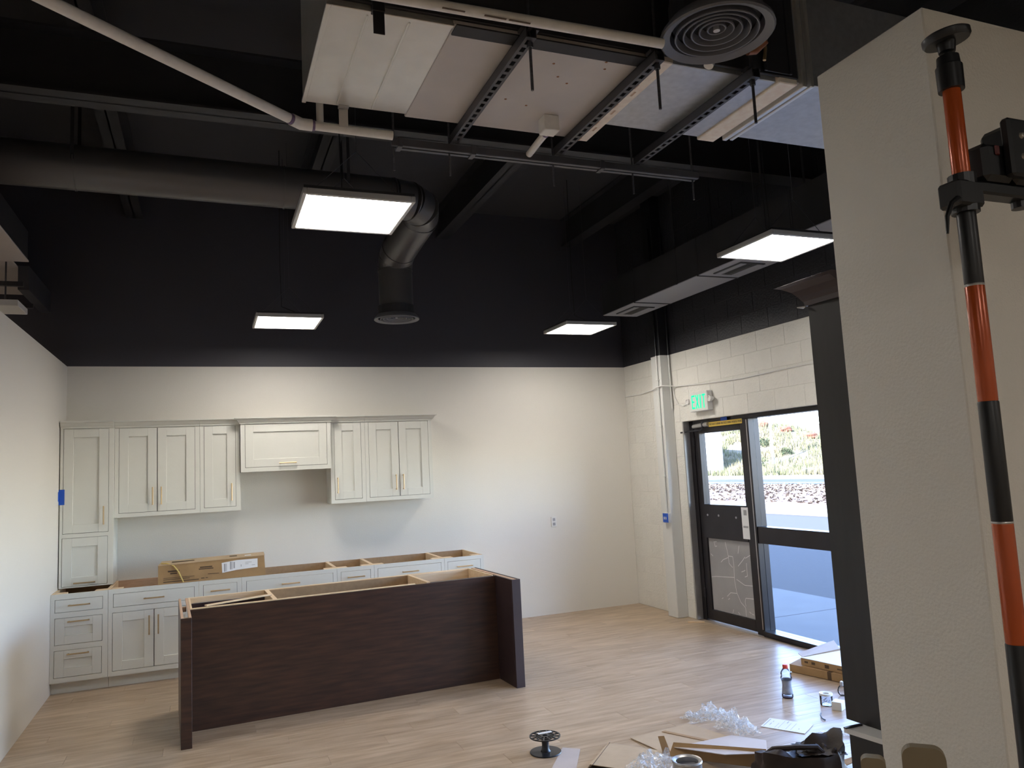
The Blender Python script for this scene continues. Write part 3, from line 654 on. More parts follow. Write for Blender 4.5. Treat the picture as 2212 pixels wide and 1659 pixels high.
d2 = shaker(tc, 'door', -1.281,-.894,.897,1.350, YF); pull(d2, (-1.177,.928),(-.994,.928), YF)
crown(tc, X0, X1, YF, YBC, (0,0))
single('painters_tape', MB().box(-1.314, -1.262, YF-.0015, YF-.0003, 1.665, 1.81).box(-1.311,-1.309,YF-.035,YF-.001,1.70,1.79), M['tapeb'], 'blue tape strip on the left edge of the tall cabinet', 'tape')
YFB = 8.07
def base(label, x0, x1, fronts, mat_back='mdf'):
    t = thing('base_cabinet', ((x0+x1)/2, YBC, 0), label, 'cabinet', 'white shaker base cabinets')
    obj('body', MB().box(x0, x0+.016, YFB+.02, YBC, .105, .876).box(x1-.016, x1, YFB+.02, YBC, .105, .876).box(x0+.016, x1-.016, YFB+.02, YBC-.02, .105, .121), M['maple'], t)
    obj('back_panel', MB().box(x0+.016, x1-.016, YBC-.02, YBC, .105, .874), M[mat_back], t)
    obj('toe_kick', MB().box(x0, x1, YFB+.075, YFB+.09, 0, .105), M['cab'], t)
    obj('gap_shade_backing', MB().box(x0+.016, x1-.016, YFB+.034, YFB+.038, .121, .83), M['gap'], t)  # dark sheet that stands in for shade in the front gaps
    for xs in (x0+.016, x1-.116): obj('corner_block', MB().bbox(xs, xs+.10, YFB+.02, YFB+.16, .856, .874, .002), M['maple'], t)
    face_frame(t, x0, x1, .105, .876, YFB, [f[1:5] for f in fronts])
    for kind, a, b, c, d, hd in fronts:
        p = shaker(t, 'drawer' if kind in 'fs' else 'door', a, b, c, d, YFB, .08 if kind != 's' else .075, flat=(kind == 'f'))
        if hd: pull(p, *hd, YFB)
    return t
def hh(c, z, w=.176): return ((c-w/2, z), (c+w/2, z))
base('white base cabinet with three drawers in the left corner', -1.309, -.851, [('f',-1.276,-.892,.714,.828,hh(-1.079,.774)),('s',-1.276,-.895,.431,.667,hh(-1.082,.633)),('s',-1.278,-.898,.148,.385,hh(-1.085,.350))])
base('wide white base cabinet with one drawer above two doors', -.849, -.081, [('f',-.81,-.119,.713,.835,hh(-.466,.771)),('d',-.815,-.468,.147,.667,((-.507,.44),(-.507,.615))),('d',-.468,-.119,.147,.667,((-.43,.44),(-.43,.615)))], 'pink')
def std(label, x0, x1, a, b):
    base(label, x0, x1, [('f',a,b,.72,.838,hh((a+b)/2,.778)),('d',a,b,.147,.672,((a+.04,.45),(a+.04,.62)))] if b-a < .5 else
         [('f',a,b,.72,.838,hh((a+b)/2,.778)),('d',a,(a+b)/2,.147,.672,(((a+b)/2-.04,.45),((a+b)/2-.04,.62))),('d',(a+b)/2,b,.147,.672,(((a+b)/2+.04,.45),((a+b)/2+.04,.62)))])
std('narrow white base cabinet under the brown carton', -.079, .304, -.042, .264)
std('widest white base cabinet behind the dark island', .306, 1.219, .347, 1.181)
std('narrow white base cabinet in the middle of the run', 1.221, 1.598, 1.257, 1.562)
std('wide white base cabinet second from the right end', 1.600, 2.354, 1.635, 2.319)
std('narrow white base cabinet at the right end of the run', 2.356, 2.80, 2.389, 2.763)
# carton on the base cabinets
ct = thing('carton', (.05, 8.25, .877), 'long brown cardboard carton lying on the open base cabinets', 'carton', rotz=0)
cx0, cx1, cy0, cy1, cz0, cz1 = -.435, .528, 8.082, 8.40, .8775, 1.05
vs = [(cx0,cy0,cz0),(cx1,cy0,cz0+.001),(cx1+.02,cy1,cz0),(cx0+.01,cy1,cz0),(cx0+.0,cy0,cz1),(cx1-.01,cy0,cz1+.018),(cx1,cy1,cz1+.02),(cx0+.02,cy1,cz1+.008)]
obj('box_body', MB().add(vs, [(0,3,2,1),(4,5,6,7),(0,1,5,4),(1,2,6,5),(2,3,7,6),(3,0,4,7)]), M['card'], ct)
obj('box_lid', MB().add([(cx0-.003,cy0-.004,cz1+.001),(cx1-.006,cy0-.004,cz1+.019),(cx1+.005,cy1,cz1+.023),(cx0+.018,cy1,cz1+.011),(cx0-.003,cy0-.004,cz1+.004),(cx1-.006,cy0-.004,cz1+.022),(cx1+.005,cy1,cz1+.026),(cx0+.018,cy1,cz1+.014)], [(0,3,2,1),(4,5,6,7),(0,1,5,4),(1,2,6,5),(2,3,7,6),(3,0,4,7)]), M['card2'], ct)
lb = obj('shipping_label', MB().prism([(.13,.935),(.26,.952),(.455,.962),(.455,1.045),(.26,1.045),(.125,1.03)], 'y', cy0-.0035, cy0-.0015), M['paper'], ct)
for a, b, c, d in ((.145,.16,.945,1.02),(.165,.17,.945,1.02),(.20,.215,.96,1.035),(.22,.225,.96,1.035),(.232,.245,.97,1.03),(.30,.305,.98,1.0),(.34,.37,1.0,1.004),(.34,.40,1.015,1.019),(.40,.43,.985,.989)):
    obj('barcode_print', MB().box(a, b, cy0-.0042, cy0-.0035, c, d), M['greyink'], lb)
for a, b, c, d in ((-.39,-.08,.893,.901),(-.39,-.16,.915,.92),(-.39,-.12,.93,.934),(-.06,-.03,.90,.908),(-.02,.0,.902,.908),(-.35,-.25,.985,1.0),(-.33,-.27,.965,.978),(-.08,.05,.985,.995),(-.07,.04,1.0,1.012),(.0,.1,.935,.94)):
    obj('print', MB().box(a, b, cy0-.0025, cy0-.001, c, d), M['print'], ct)
obj('print', MB().box(.2,.27,8.2,8.28,cz1+.0225,cz1+.0235), M['print'], ct); obj('print', MB().box(-.32,-.12,8.2,8.25,cz1+.0145,cz1+.0165), M['print'], ct)
obj('small_label', MB().box(.34,.40,8.16,8.22,cz1+.0225,cz1+.0245), M['paper'], ct)
obj('strap', MB().tube([(-.41,8.20,cz1+.012),(-.36,8.12,cz1+.016),(-.30,8.075,cz1-.008),(-.26,8.065,.99),(-.235,8.063,.93),(-.215,8.063,.885)], .006, 6), M['strap'], ct, True)
# ------------------------------------------------------------------ island
isl = thing('kitchen_island', (-.124, 6.341, 0), 'dark walnut kitchen island without a top, raw frame showing', 'island', rotz=math.radians(2.67))
def ip(name, m, *boxes, bev=.002, parent=None):
    mb = MB()
    for b in boxes: mb.bbox(*b, bev)
    return obj(name, mb, M[m], parent or isl, local=True)
LI, HI, DI = 2.466, .876, .655
ip('back_panel', 'darkwood', (0, LI, 0, .018, 0, HI-.004))
eL = ip('end_panel', 'darkwood', (-.072, 0, -.38, -.362, 0, HI-.001), (-.072, -.058, -.362, DI, 0, HI-.012), (-.014, 0, -.362, 0, 0, HI-.012))
ip('raw_top_edge', 'pink', (-.070, -.052, -.36, DI, HI-.012, HI), (-.020, -.001, -.36, DI, HI-.012, HI), (-.052,-.02,-.3,-.27,HI-.05,HI-.012), (-.052,-.02,.25,.28,HI-.05,HI-.012), parent=eL)
eR = ip('end_panel', 'darkedge', (LI, LI+.078, -.355, -.337, 0, HI-.001), (LI, LI+.016, -.337, 0, 0, HI-.001), (LI+.062, LI+.078, -.337, DI, 0, HI-.001), (LI+.016,LI+.062,-.337,DI,HI-.03,HI-.01))
ip('raw_top_edge', 'pink', (LI+.024, LI+.054, -.33, DI, HI-.009, HI-.002), parent=eR)
ip('front_rail', 'maple', (0, LI-.72, .019, .05, HI-.06, HI+.002))
for a_, b_ in ((.0,.016),(.60,.635),(1.855,1.885),(LI-.016,LI)): ip('carcass_side', 'maple', (a_, b_, .05, DI-.021, .1, HI))
ip('front_frame', 'maple', (0, LI, DI-.02, DI, HI-.045, HI+.001))
ip('inner_board', 'mdf', (.635, 1.855, DI-.035, DI-.021, .1, HI-.004))
ip('inner_board', 'maple', (1.885, LI-.016, DI-.035, DI-.021, .1, HI-.004)); ip('bottom_board', 'maple', (.016, .60, .05, DI-.036, .1, .116)); ip('bottom_board', 'mdf', (.635, 1.855, .05, DI-.036, .1, .116)); ip('bottom_board', 'maple', (1.885, LI-.016, .05, DI-.036, .1, .116))
ip('inner_board', 'darkedge', (.016, .60, DI-.035, DI-.021, .1, HI-.046)); ip('inner_board', 'darkedge', (1.885, LI-.016, .019, .05, .1, HI-.004))
obj('shim_strip', MB().bbox(-.27, .27, -.02, .02, 0, .01, .002).xf(Matrix.Translation((.36, .165, HI+.003)) @ Matrix.Rotation(math.radians(22), 4, 'Z')), M['maple'], isl, local=True)
# ------------------------------------------------------------------ tall dark cabinet and counter behind the wing wall
dc = thing('hutch', (2.25, 2.0, .90), 'tall ebony hutch with flared crown standing on the white stone counter', 'cabinet')
obj('body', MB().prism([(2.016,2.126),(2.030,1.867),(2.46,1.867),(2.46,2.126)], 'z', .9006, 2.345), M['ebony'], dc)
pr = [(0,2.331),(.009,2.331),(.011,2.348),(.016,2.353),(.023,2.366),(.038,2.386),(.063,2.403),(.081,2.409),(.056,2.417),(0,2.417)]
obj('crown', MB().ring((2.018,2.46,1.95,2.126), pr, (1,0,0,1)), M['darkedge'], dc)
obj('paper_tag', MB().prism([(2.005,2.128),(1.983,2.146),(2.018,2.152)], 'z', 2.326, 2.3305), M['paper'], dc)
kw = thing('bar_counter', (2.5, 1.95, 0), 'dark bar base with a white stone top under the ebony hutch', 'counter')
obj('base', MB().prism([(1.955,2.055),(1.982,1.866),(3.4,1.866),(3.4,2.055)], 'z', 0, .884), M['ebony'], kw)
obj('top', MB().prism([(1.946,2.068),(1.974,1.866),(3.42,1.866),(3.42,2.068)], 'z', .884, .90), M['quartz'], kw)
single('pry_bar', MB().bbox(1.938, 2.010, 2.050, 2.062, .9003, .905, .001), M['blackmetal'], 'thin black metal bar on the white stone counter', 'bar')
# ------------------------------------------------------------------ laser pole
lpz = thing('laser_pole', (1.628, 1.2, 0), 'black and orange telescopic laser pole in front of the wing wall', 'pole')
px, py = 1.628, 1.2
def seg(name, z0, z1, r, m): return obj(name, MB().lathe([(0,z0),(r*.96,z0),(r,z0+.003),(r,z1-.003),(r*.96,z1),(0,z1)], (px,py,0), 24), M[m], lpz, True)
seg('pole_section', 2.40, 2.64, .0195, 'orange'); seg('pole_section', 2.165, 2.40, .0205, 'blackplastic'); seg('pole_section', 1.90, 2.165, .0205, 'orange')
seg('pole_section', 1.632, 1.90, .0215, 'blackplastic'); seg('pole_section', 1.372, 1.632, .0215, 'orange'); seg('pole_section', .02, 1.372, .0225, 'blackplastic')
seg('joint_ring', 2.163, 2.169, .0212, 'aluminium'); seg('joint_ring', 1.630, 1.635, .0222, 'aluminium')
obj('top_collar', MB().lathe([(0,2.632),(.028,2.632),(.029,2.69),(.025,2.694),(.024,2.715),(.008,2.718),(.008,2.725),(.018,2.727),(.021,2.75),(0,2.75)], (px,py,0), 20), M['blackplastic'], lpz, True)
obj('top_pad', MB().lathe([(0,0),(.048,0),(.052,.006),(.052,.018),(.046,.022),(0,.022)], (px+.004,py,2.752), 28, Matrix.Rotation(math.radians(-9), 4, 'Y')), M['blackplastic'], lpz, True)
obj('foot_pad', MB().lathe([(0,0),(.05,0),(.05,.012),(.022,.03),(0,.03)], (px,py,0), 24), M['blackplastic'], lpz, True)
clp = obj('clamp', MB().bbox(px-.052, px+.030, py-.03, py+.028, 2.345, 2.405, .006).lathe([(0,2.335),(.03,2.335),(.03,2.425),(0,2.425)], (px,py,0), 16), M['blackplastic'], lpz)
obj('clamp_lever', MB().tube([(px-.045,py-.02,2.36),(px-.07,py-.02,2.345),(px-.088,py-.02,2.315),(px-.093,py-.02,2.275)], .009, 8, r1=.003), M['blackplastic'], clp, True)
arm = obj('arm', MB().bbox(px+.02, px+.25, py-.025, py+.02, 2.378, 2.408, .005).cyl((px+.19,py,2.362),(px+.19,py,2.38),.02,14), M['blackplastic'], lpz)
ll = thing('laser_level', (1.79, 1.2, 2.409), 'black laser level on the arm of the telescopic pole', 'laser level')
ll.rotation_euler = (0, 0, 0)
obj('body', MB().bbox(1.668, 1.765, 1.165, 1.235, 2.4095, 2.50, .012), M['blackplastic'], ll)
plt = obj('front_plate', MB().bbox(1.722, 1.842, 1.140, 1.165, 2.415, 2.555, .006), M['blackplastic'], ll)
obj('rear_housing', MB().bbox(1.765, 1.885, 1.165, 1.25, 2.4095, 2.56, .012), M['blackplastic'], ll)
for x, z in ((1.760,2.512),(1.782,2.517),(1.760,2.462),(1.782,2.466)): obj('lens_dome', MB().lathe([(0,.006),(.005,.005),(.008,0),(0,0)], (x,1.140,z), 10, Matrix.Rotation(math.pi/2, 4, 'X')), M['led'], plt, True)
obj('red_button', MB().bbox(1.697, 1.712, 1.160, 1.166, 2.468, 2.492, .003), M['darkred'], ll)
obj('bubble_vial', MB().bbox(1.845, 1.862, 1.155, 1.166, 2.475, 2.505, .002), M['yellow'], ll)
# rounded boards low in the right corner
def rboard(cx, cy, w_, top, ang, tilt, m, label):
    pts = []; r = w_*.28
    for (ox, oz, a0) in ((w_/2-r, top-r, 0), (-w_/2+r, top-r, 90)):
        for k in range(7): a = math.radians(a0+15*k); pts.append((ox+r*math.cos(a), oz+r*math.sin(a)))
    pts += [(-w_/2, 0), (w_/2, 0)]
    mb = MB().prism(pts, 'y', -.012, .012).xf(Matrix.Translation((cx, cy, 0)) @ Matrix.Rotation(math.radians(ang), 4, 'Z') @ Matrix.Rotation(math.radians(tilt), 4, 'Y'))
    return single('hardboard_panel', mb, M[m], label, 'board', base=(cx, cy, 0))
rboard(1.380, 1.25, .082, 1.188, -45, 0, 'tan', 'tan rounded board end in front of the wing wall')
rboard(1.243, 1.25, .046, 1.192, -45, 0, 'tan', 'smaller tan rounded board end in front of the dark counter base')
# ------------------------------------------------------------------ things on the floor
# wire spool
spl = thing('wire_spool', (1.985, 4.69, 0), 'empty black plastic wire spool standing on the floor', 'spool')
def spoked(z0, z1, R):
    m = MB(); m.lathe([(R*.93,z0),(R,z0),(R,z1),(R*.93,z1),(R*.93,z0)], (1.985,4.69,0), 36).lathe([(R*.60,z0),(R*.65,z0),(R*.65,z1),(R*.60,z1),(R*.60,z0)], (1.985,4.69,0), 30).lathe([(.015,z0),(R*.30,z0),(R*.30,z1),(.015,z1),(.015,z0)], (1.985,4.69,0), 24)
    for k in range(12):
        b = MB().box(R*.29, R*.94, -.004, .004, z0, z1).xf(Matrix.Translation((1.985,4.69,0)) @ Matrix.Rotation(math.radians(30*k), 4, 'Z')); m.add(b.v, b.f)
    return m
obj('flange', spoked(.098, .105, .099), M['spool'], spl)
obj('flange', MB().lathe([(0,.001),(.099,.001),(.101,.004),(.099,.008),(0,.010)], (1.985,4.69,0), 36), M['spool'], spl, True)
obj('core', MB().lathe([(0,.008),(.034,.008),(.026,.018),(.022,.05),(.026,.09),(.034,.099),(0,.099)], (1.985,4.69,0), 20), M['spool'], spl, True)
obj('spool_label', MB().box(1.955, 2.05, 4.72, 4.745, .1052, .1062), M['paper'], spl)
# bottle
bt = thing('sports_bottle', (4.012, 4.80, 0), 'clear drink bottle with orange red cap and grey label', 'bottle')
bc = (4.012, 4.80, 0)
obj('bottle_body', MB().lathe([(0,.002),(.036,.002),(.041,.008),(.041,.022),(.037,.05),(.032,.09),(.034,.12),(.041,.135),(.042,.145),(.036,.165),(.039,.172),(.036,.188),(.022,.210),(.017,.214),(.017,.222),(0,.222)], bc, 28), M['pet'], bt, True)
obj('label', MB().lathe([(.0395,.03),(.0375,.05),(.0327,.09),(.0347,.12),(.0405,.135),(.0335,.12),(.0315,.09),(.0365,.05),(.0388,.03),(.0395,.03)], bc, 28), M['label'], bt, True)
obj('drink_rest', MB().lathe([(0,.004),(.034,.004),(.038,.010),(.0,.014)], bc, 24), M['darkred'], bt, True)
obj('cap', MB().lathe([(0,.212),(.0195,.212),(.020,.215),(.020,.236),(.017,.240),(0,.240)], bc, 24), M['red'], bt, True)
# jar and small box
jr = thing('screw_jar', (4.126, 4.53, 0), 'small clear jar of screws beside the cream box', 'jar')
jc = (4.126, 4.53, 0)
obj('jar_wall', MB().lathe([(0,.001),(.042,.001),(.044,.006),(.044,.068),(.042,.068),(.042,.006),(0,.004)], jc, 24), M['pet'], jr, True)
scw = MB()
for k in range(46):
    a = random.random()*6.28; rr = .036*math.sqrt(random.random()); z = .012+random.random()*.034
    p = Vector((jc[0]+rr*math.cos(a), jc[1]+rr*math.sin(a), z)); d = Vector((random.uniform(-1,1), random.uniform(-1,1), random.uniform(-.5,.5))).normalized()*.010
    q = p+d; h = Vector((q.x-jc[0], q.y-jc[1], 0))
    if h.length > .038: q = p
    scw.tube([p-d*.5, p+d*.5+Vector((0,0,.001))], .0018, 5)
tag(obj('screws', scw, M['aluminium'], jr), 'pile of small steel screws', kind='stuff')
obj('lid', MB().lathe([(.022,.070),(.046,.069),(.047,.072),(.046,.084),(.022,.080),(.022,.070)], jc, 26), M['paper'], jr, True)
single('small_box', MB().bbox(-.04, .04, -.034, .034, 0, .058, .002).xf(Matrix.Translation((4.125, 4.415, 0)) @ Matrix.Rotation(math.radians(28), 4, 'Z')), M['plasticw'], 'small cream cardboard box beside the jar of screws', 'box')
blb = thing('light_bulb', (4.39, 4.64, 0), 'clear round bulb lying on the floor beside the ebony hutch edge', 'bulb')
obj('globe', MB().lathe([(0,0),(.02,.004),(.032,.02),(.034,.04),(.026,.062),(.014,.075),(0,.078)], (4.375,4.63,0), 20), M['pet'], blb, True)
obj('screw_base', MB().lathe([(0,.07),(.013,.072),(.013,.10),(.006,.106),(0,.106)], (4.375,4.63,0), 16), M['aluminium'], blb, True)
# paper sheet
sh = thing('paper_sheet', (3.59, 4.33, 0), 'white printed sheet lying on the floor', 'paper')
PP = [Vector((3.431,4.399,.0015)), Vector((3.593,4.500,.0015)), Vector((3.748,4.256,.0015)), Vector((3.578,4.150,.0015))]
def slab(pts, t): 
    n = len(pts); return MB().add([tuple(p) for p in pts]+[tuple(Vector(p)+Vector((0,0,t))) for p in pts], [tuple(range(n))[::-1], tuple(range(n,2*n))]+[(i,(i+1)%n,n+(i+1)%n,n+i) for i in range(n)])
obj('sheet', slab(PP, .003), M['paper'], sh)
def bil(u, v): return PP[0].lerp(PP[1], v).lerp(PP[3].lerp(PP[2], v), u)
for u0, u1, v0, v1 in ((.04,.055,.1,.9),(.14,.155,.3,.5),(.15,.16,.62,.75),(.3,.305,.1,.6),(.38,.385,.1,.9),(.46,.475,.7,.9),(.55,.555,.1,.75),(.66,.665,.1,.8),(.8,.82,.3,.36)):
    obj('print', slab([bil(u0,v0)+Vector((0,0,.0032)), bil(u0,v1)+Vector((0,0,.0032)), bil(u1,v1)+Vector((0,0,.0032)), bil(u1,v0)+Vector((0,0,.0032))], .0006), M['greyink'], sh)
single('black_cable_tie', MB().tube([(3.955,4.405,.004),(3.90,4.35,.012),(3.872,4.305,.008),(3.875,4.28,.004)], .004, 6), M['blackplastic'], 'short curved black cable tie on the floor', 'cable tie', smooth=True)
# flat cartons by the window
def flat_carton(name, corners, z0, t, m, label, prints=()):
    o = thing(name, (sum(c[0] for c in corners)/4, sum(c[1] for c in corners)/4, z0), label, 'carton', 'flat cartons beside the window')
    obj('box_body', slab([Vector((x,y,z0)) for x,y in corners], t), M[m], o); return o
f1 = flat_carton('flat_carton', [(4.50,5.33),(4.64,4.72),(5.05,4.92),(5.08,5.60)], .006, .058, 'card', 'lower flat brown carton with a strap, by the window')
obj('strap', slab([Vector((4.578,4.99,.004)),Vector((4.585,4.955,.004)),Vector((5.0,5.04,.004)),Vector((5.0,5.08,.004))], .063), M['print'], f1)
obj('base_board', slab([Vector((4.51,5.32,0)),Vector((4.645,4.72,0)),Vector((5.04,4.93,0)),Vector((5.07,5.59,0))], .006), M['print'], f1)
f2 = flat_carton('flat_carton', [(4.555,5.25),(4.66,4.70),(5.10,4.85),(5.02,5.36)], .068, .055, 'card', 'upper flat carton with white top, by the window')
obj('white_top', slab([Vector((4.558,5.245,.123)),Vector((4.66,4.705,.123)),Vector((5.09,4.852,.123)),Vector((5.015,5.25,.123))], .003), M['paper'], f2)
obj('raised_flap', slab([Vector((4.575,5.255,.126)),Vector((5.015,5.29,.126)),Vector((5.06,5.40,.17)),Vector((4.60,5.33,.135))], .004), M['cardgrey'], f2)
e0, e1 = Vector((4.555,5.25,0)), Vector((4.66,4.70,0)); nn = Vector((-.98,-.19,0))
for a, b, c, d in ((.06,.12,.09,.105),(.18,.24,.088,.108),(.40,.47,.082,.11),(.6,.95,.09,.10)):
    p, q = e0.lerp(e1, a)+nn*.0012, e0.lerp(e1, b)+nn*.0012
    obj('print', MB().add([(p.x,p.y,c),(q.x,q.y,c),(q.x,q.y,d),(p.x,p.y,d)], [(0,1,2,3)]), M['print'], f2)
# opened carton in the foreground
oc = thing('opened_carton', (2.75, 4.2, 0), 'opened cardboard carton with flaps spread on the floor', 'carton')
def sheet(name, pts, m, t=.004, parent=oc): return obj(name, slab([Vector(p) for p in pts], t), M[m], parent)
sheet('tan_panel', [(2.10,4.30,.03),(2.385,4.605,.012),(2.60,4.30,.02),(2.36,3.92,.05)], 'card2')
sheet('folded_edge', [(2.05,4.28,.001),(2.385,4.62,.001),(2.40,4.60,.014),(2.11,4.28,.034)], 'print')
sheet('wide_flap', [(2.62,4.27,.004),(2.568,4.631,.004),(3.048,4.675,.004),(3.14,4.30,.004)], 'card2')
sheet('wide_flap', [(2.65,4.24,.05),(3.13,4.31,.02),(3.20,4.06,.05),(2.98,3.78,.10),(2.76,3.88,.10)], 'cardgrey')
sheet('side_wall', [(2.615,4.25,.004),(2.66,4.26,.072),(2.99,3.80,.115),(2.95,3.79,.02)], 'card', .003)
sheet('crease_strip', [(2.80,4.62,.0095),(2.83,4.625,.0095),(3.0,4.30,.0095),(2.97,4.29,.0095)], 'card', .002)
sheet('standing_tab', [(2.605,4.30,.004),(2.650,4.285,.004),(2.636,4.325,.094),(2.600,4.338,.094)], 'card', .004)
sheet('gap_shade_patch', [(2.12,4.18,.001),(2.22,4.26,.001),(2.34,4.0,.001),(2.26,3.93,.001)], 'blackplastic', .002)  # black sheet standing in for the shade under the tan panel
single('grey_paper', slab([Vector((1.90,4.42,.001)),Vector((2.112,4.71,.001)),Vector((2.20,4.63,.001)),Vector((2.02,4.33,.001))], .002), M['cardgrey'], 'sheet of grey kraft paper beside the opened carton', 'paper')
# crumpled film
def crumple(c, size, h, seed, n=26, power=1.0):
    m = MB(); rnd = random.Random(seed); vs = []; fs = []
    for i in range(n+1):
        for j in range(n+1):
            u, v = i/n*2-1, j/n*2-1
            e = 1+.35*noise.noise(Vector((u*1.7+seed, v*1.7, .3)))
            env = max(0, 1-(u*u+v*v)**power*.75)
            f = abs(noise.noise(Vector((u*2.6, v*2.6, seed*3.1))))*1.3+.45*abs(noise.noise(Vector((u*6, v*6, seed))))+.10*abs(noise.noise(Vector((u*15, v*15, seed))))
            vs.append((c[0]+u*size[0]*e+.02*noise.noise(Vector((u*9,v*9,seed+5))), c[1]+v*size[1]*e+.02*noise.noise(Vector((u*9,v*9,seed+9))), c[2]+.003+h*env*f))
    for i in range(n):
        for j in range(n):
            a = i*(n+1)+j; fs.append((a, a+n+1, a+n+2, a+1))
    return m.add(vs, fs)
def film(c, size, h, seed, label, ang=0):
    mb = crumple((0,0,0), size, h, seed).xf(Matrix.Translation(c) @ Matrix.Rotation(math.radians(ang), 4, 'Z'))
    return single('plastic_film', mb, M['film'], label, 'plastic bag', base=c)
film((3.24, 4.71, 0), (.19, .085), .12, 3, 'crumpled clear plastic bag on the floor behind the opened carton', -12)
film((3.24, 4.40, .012), (.09, .14), .14, 8, 'torn clear plastic bag lying beside the white sheet', 10)
film((2.36, 4.00, .055), (.16, .13), .13, 5, 'crumpled clear plastic bag on the tan carton panel', 25)
film((3.80, 4.02, 0), (.16, .05), .03, 11, 'flat scrap of clear film near the counter base', -35)
# can
cn = thing('paint_can', (2.40, 3.72, 0), 'open grey metal can with a thick rim in the foreground', 'can')
cc = (2.40, 3.72, 0)
obj('can_wall', MB().lathe([(0,.002),(.076,.002),(.078,.006),(.078,.180),(.076,.180),(.075,.03),(0,.03)], cc, 32), M['aluminium'], cn, True)
obj('rim', MB().lathe([(.060,.180),(.079,.178),(.082,.184),(.079,.192),(.070,.190),(.060,.184),(.060,.180)], cc, 36), M['aluminium'], cn, True)
obj('dried_paint', MB().lathe([(0,.150),(.05,.150),(.0745,.156),(.0745,.12),(0,.12)], cc, 28), M['greyink'], cn, True)
obj('red_label', MB().lathe([(.0785,.06),(.079,.06),(.079,.15),(.0785,.15),(.0785,.06)], cc, 32), M['darkred'], cn, True)
# brown tool bag
def bag():
    m = MB(); n, k = 40, 14; vs = []; fs = []
    top = lambda a: .22+.035*math.cos(a)+.030*math.sin(2*a+.5)
    for j in range(k+1):
        t = j/k
        for i in range(n):
            a = 2*math.pi*i/n; rx, ry = .245-.02*t*t, .15-.04*t
            nz = noise.noise(Vector((math.cos(a)*2.2, math.sin(a)*2.2, t*2.5)))*.030+noise.noise(Vector((math.cos(a)*5, math.sin(a)*5, t*5)))*.012
            vs.append((( rx+nz)*math.copysign(abs(math.cos(a))**.7, math.cos(a)), (ry+nz)*math.copysign(abs(math.sin(a))**.8, math.sin(a)), t*(top(a)+nz*.6)))
    for j in range(k):
        for i in range(n): fs.append((j*n+i, j*n+(i+1)%n, (j+1)*n+(i+1)%n, (j+1)*n+i))
    b0 = k*n
    for j in range(1, 6):      # soft sunken top
        s = 1-j/6
        for i in range(n):
            v = vs[b0+i]; nz = noise.noise(Vector((v[0]*9*s, v[1]*9*s, j*.4)))*.04
            vs.append((v[0]*s, v[1]*s, v[2]-.03*math.sin(j/6*1.6)+nz))
    for j in range(5):
        o = (k+j)*n
        for i in range(n): fs.append((o+i, o+(i+1)%n, o+n+(i+1)%n, o+n+i))
    vs.append((0,0,.17)); c = len(vs)-1; o = (k+5)*n
    for i in range(n): fs.append((o+i, o+(i+1)%n, c))
    fs.append(tuple(range(n))[::-1])
    return m.add(vs, fs)
tb = thing('tool_bag', (2.97, 3.50, 0), 'dark brown slumped leather tool bag at the bottom edge', 'bag', rotz=math.radians(-26))
obj('bag_body', bag(), M['leather'], tb, True, local=True)
obj('flap', crumple((.11, .0, .205), (.12, .09), .06, 17, 16), M['leather'], tb, True, local=True)
obj('handle', MB().tube([(-.2,-.05,.20),(-.15,-.06,.238),(-.02,-.06,.245),(.08,-.05,.24),(.12,-.05,.20)], .014, 8), M['leather'], tb, True, local=True)
single('yellow_card_piece', slab([Vector((3.33,3.62,0)),Vector((3.42,3.70,0)),Vector((3.47,3.60,.06)),Vector((3.36,3.53,.06))], .004), M['card'], 'torn cardboard piece behind the tool bag', 'cardboard')
# ------------------------------------------------------------------ outside
struct('sidewalk', MB().box(XR+.18, 7.25, -12, 30, -.3, -.02), M['conc'], 'pale concrete walk outside the entrance', 'sidewalk')
for k, yv in enumerate((4.2, 5.7, 7.2, 8.75, 10.3, 11.8)): tag(struct('sidewalk_joint', MB().box(XR+.2, 7.25, yv-.008, yv+.008, -.0205, -.0192), M['asphalt'], 'dark joint across the concrete walk', 'joint'), group='joints of the walk')
struct('car_park', MB().box(7.25, 17.0, -12, 45, -.4, -.10), M['asphalt'], 'grey asphalt yard beyond the walk', 'asphalt')
struct('kerb', MB().box(17.0, 20.0, -10, 60, -.4, -.04), M['kerb'], 'broad pale concrete kerb and gutter', 'kerb')
mul = struct('mulch_bed', MB().prism([(20.0,-.4),(20.0,-.02),(23,.18),(28,.16),(33,-.1),(33,-.4)], 'y', -10, 80), M['mulch'], 'bark mulch bed between the yard and the road', 'mulch bed')
ch = MB(); rnd = random.Random(5)
for k in range(5200):
    x = rnd.uniform(20.1, 31); y = x*1.19+rnd.uniform(-6, 12)
    z = -.02+.2*min(1, (x-20)/3)-(.28*max(0, (x-28)/5))
    a = rnd.random()*6.28; l_, w2 = rnd.uniform(.08,.24), rnd.uniform(.02,.06); t = rnd.uniform(-.5,.9)
    d = Vector((math.cos(a)*math.cos(t), math.sin(a)*math.cos(t), abs(math.sin(t))))*l_; s_ = Vector((-math.sin(a), math.cos(a), rnd.uniform(-.6,.6)))*w2
    p = Vector((x, y, z)); ch.add([p-d*.5-s_, p+d*.5-s_, p+d*.5+s_+Vector((0,0,.02)), p-d*.5+s_+Vector((0,0,.02))], [(0,1,2,3)])
tag(obj('bark_chips', ch, M['chip'], mul), 'scattered pale bark chips', kind='stuff')
struct('road', MB().box(33.0, 42.0, -10, 120, -.5, -.16), M['road'], 'dark road behind the mulch bed', 'road')
struct('road_line', MB().box(36.9, 37.1, -10, 120, -.16, -.15).box(37.3, 37.5, -10, 120, -.16, -.15), M['line'], 'double yellow line on the road', 'road marking')
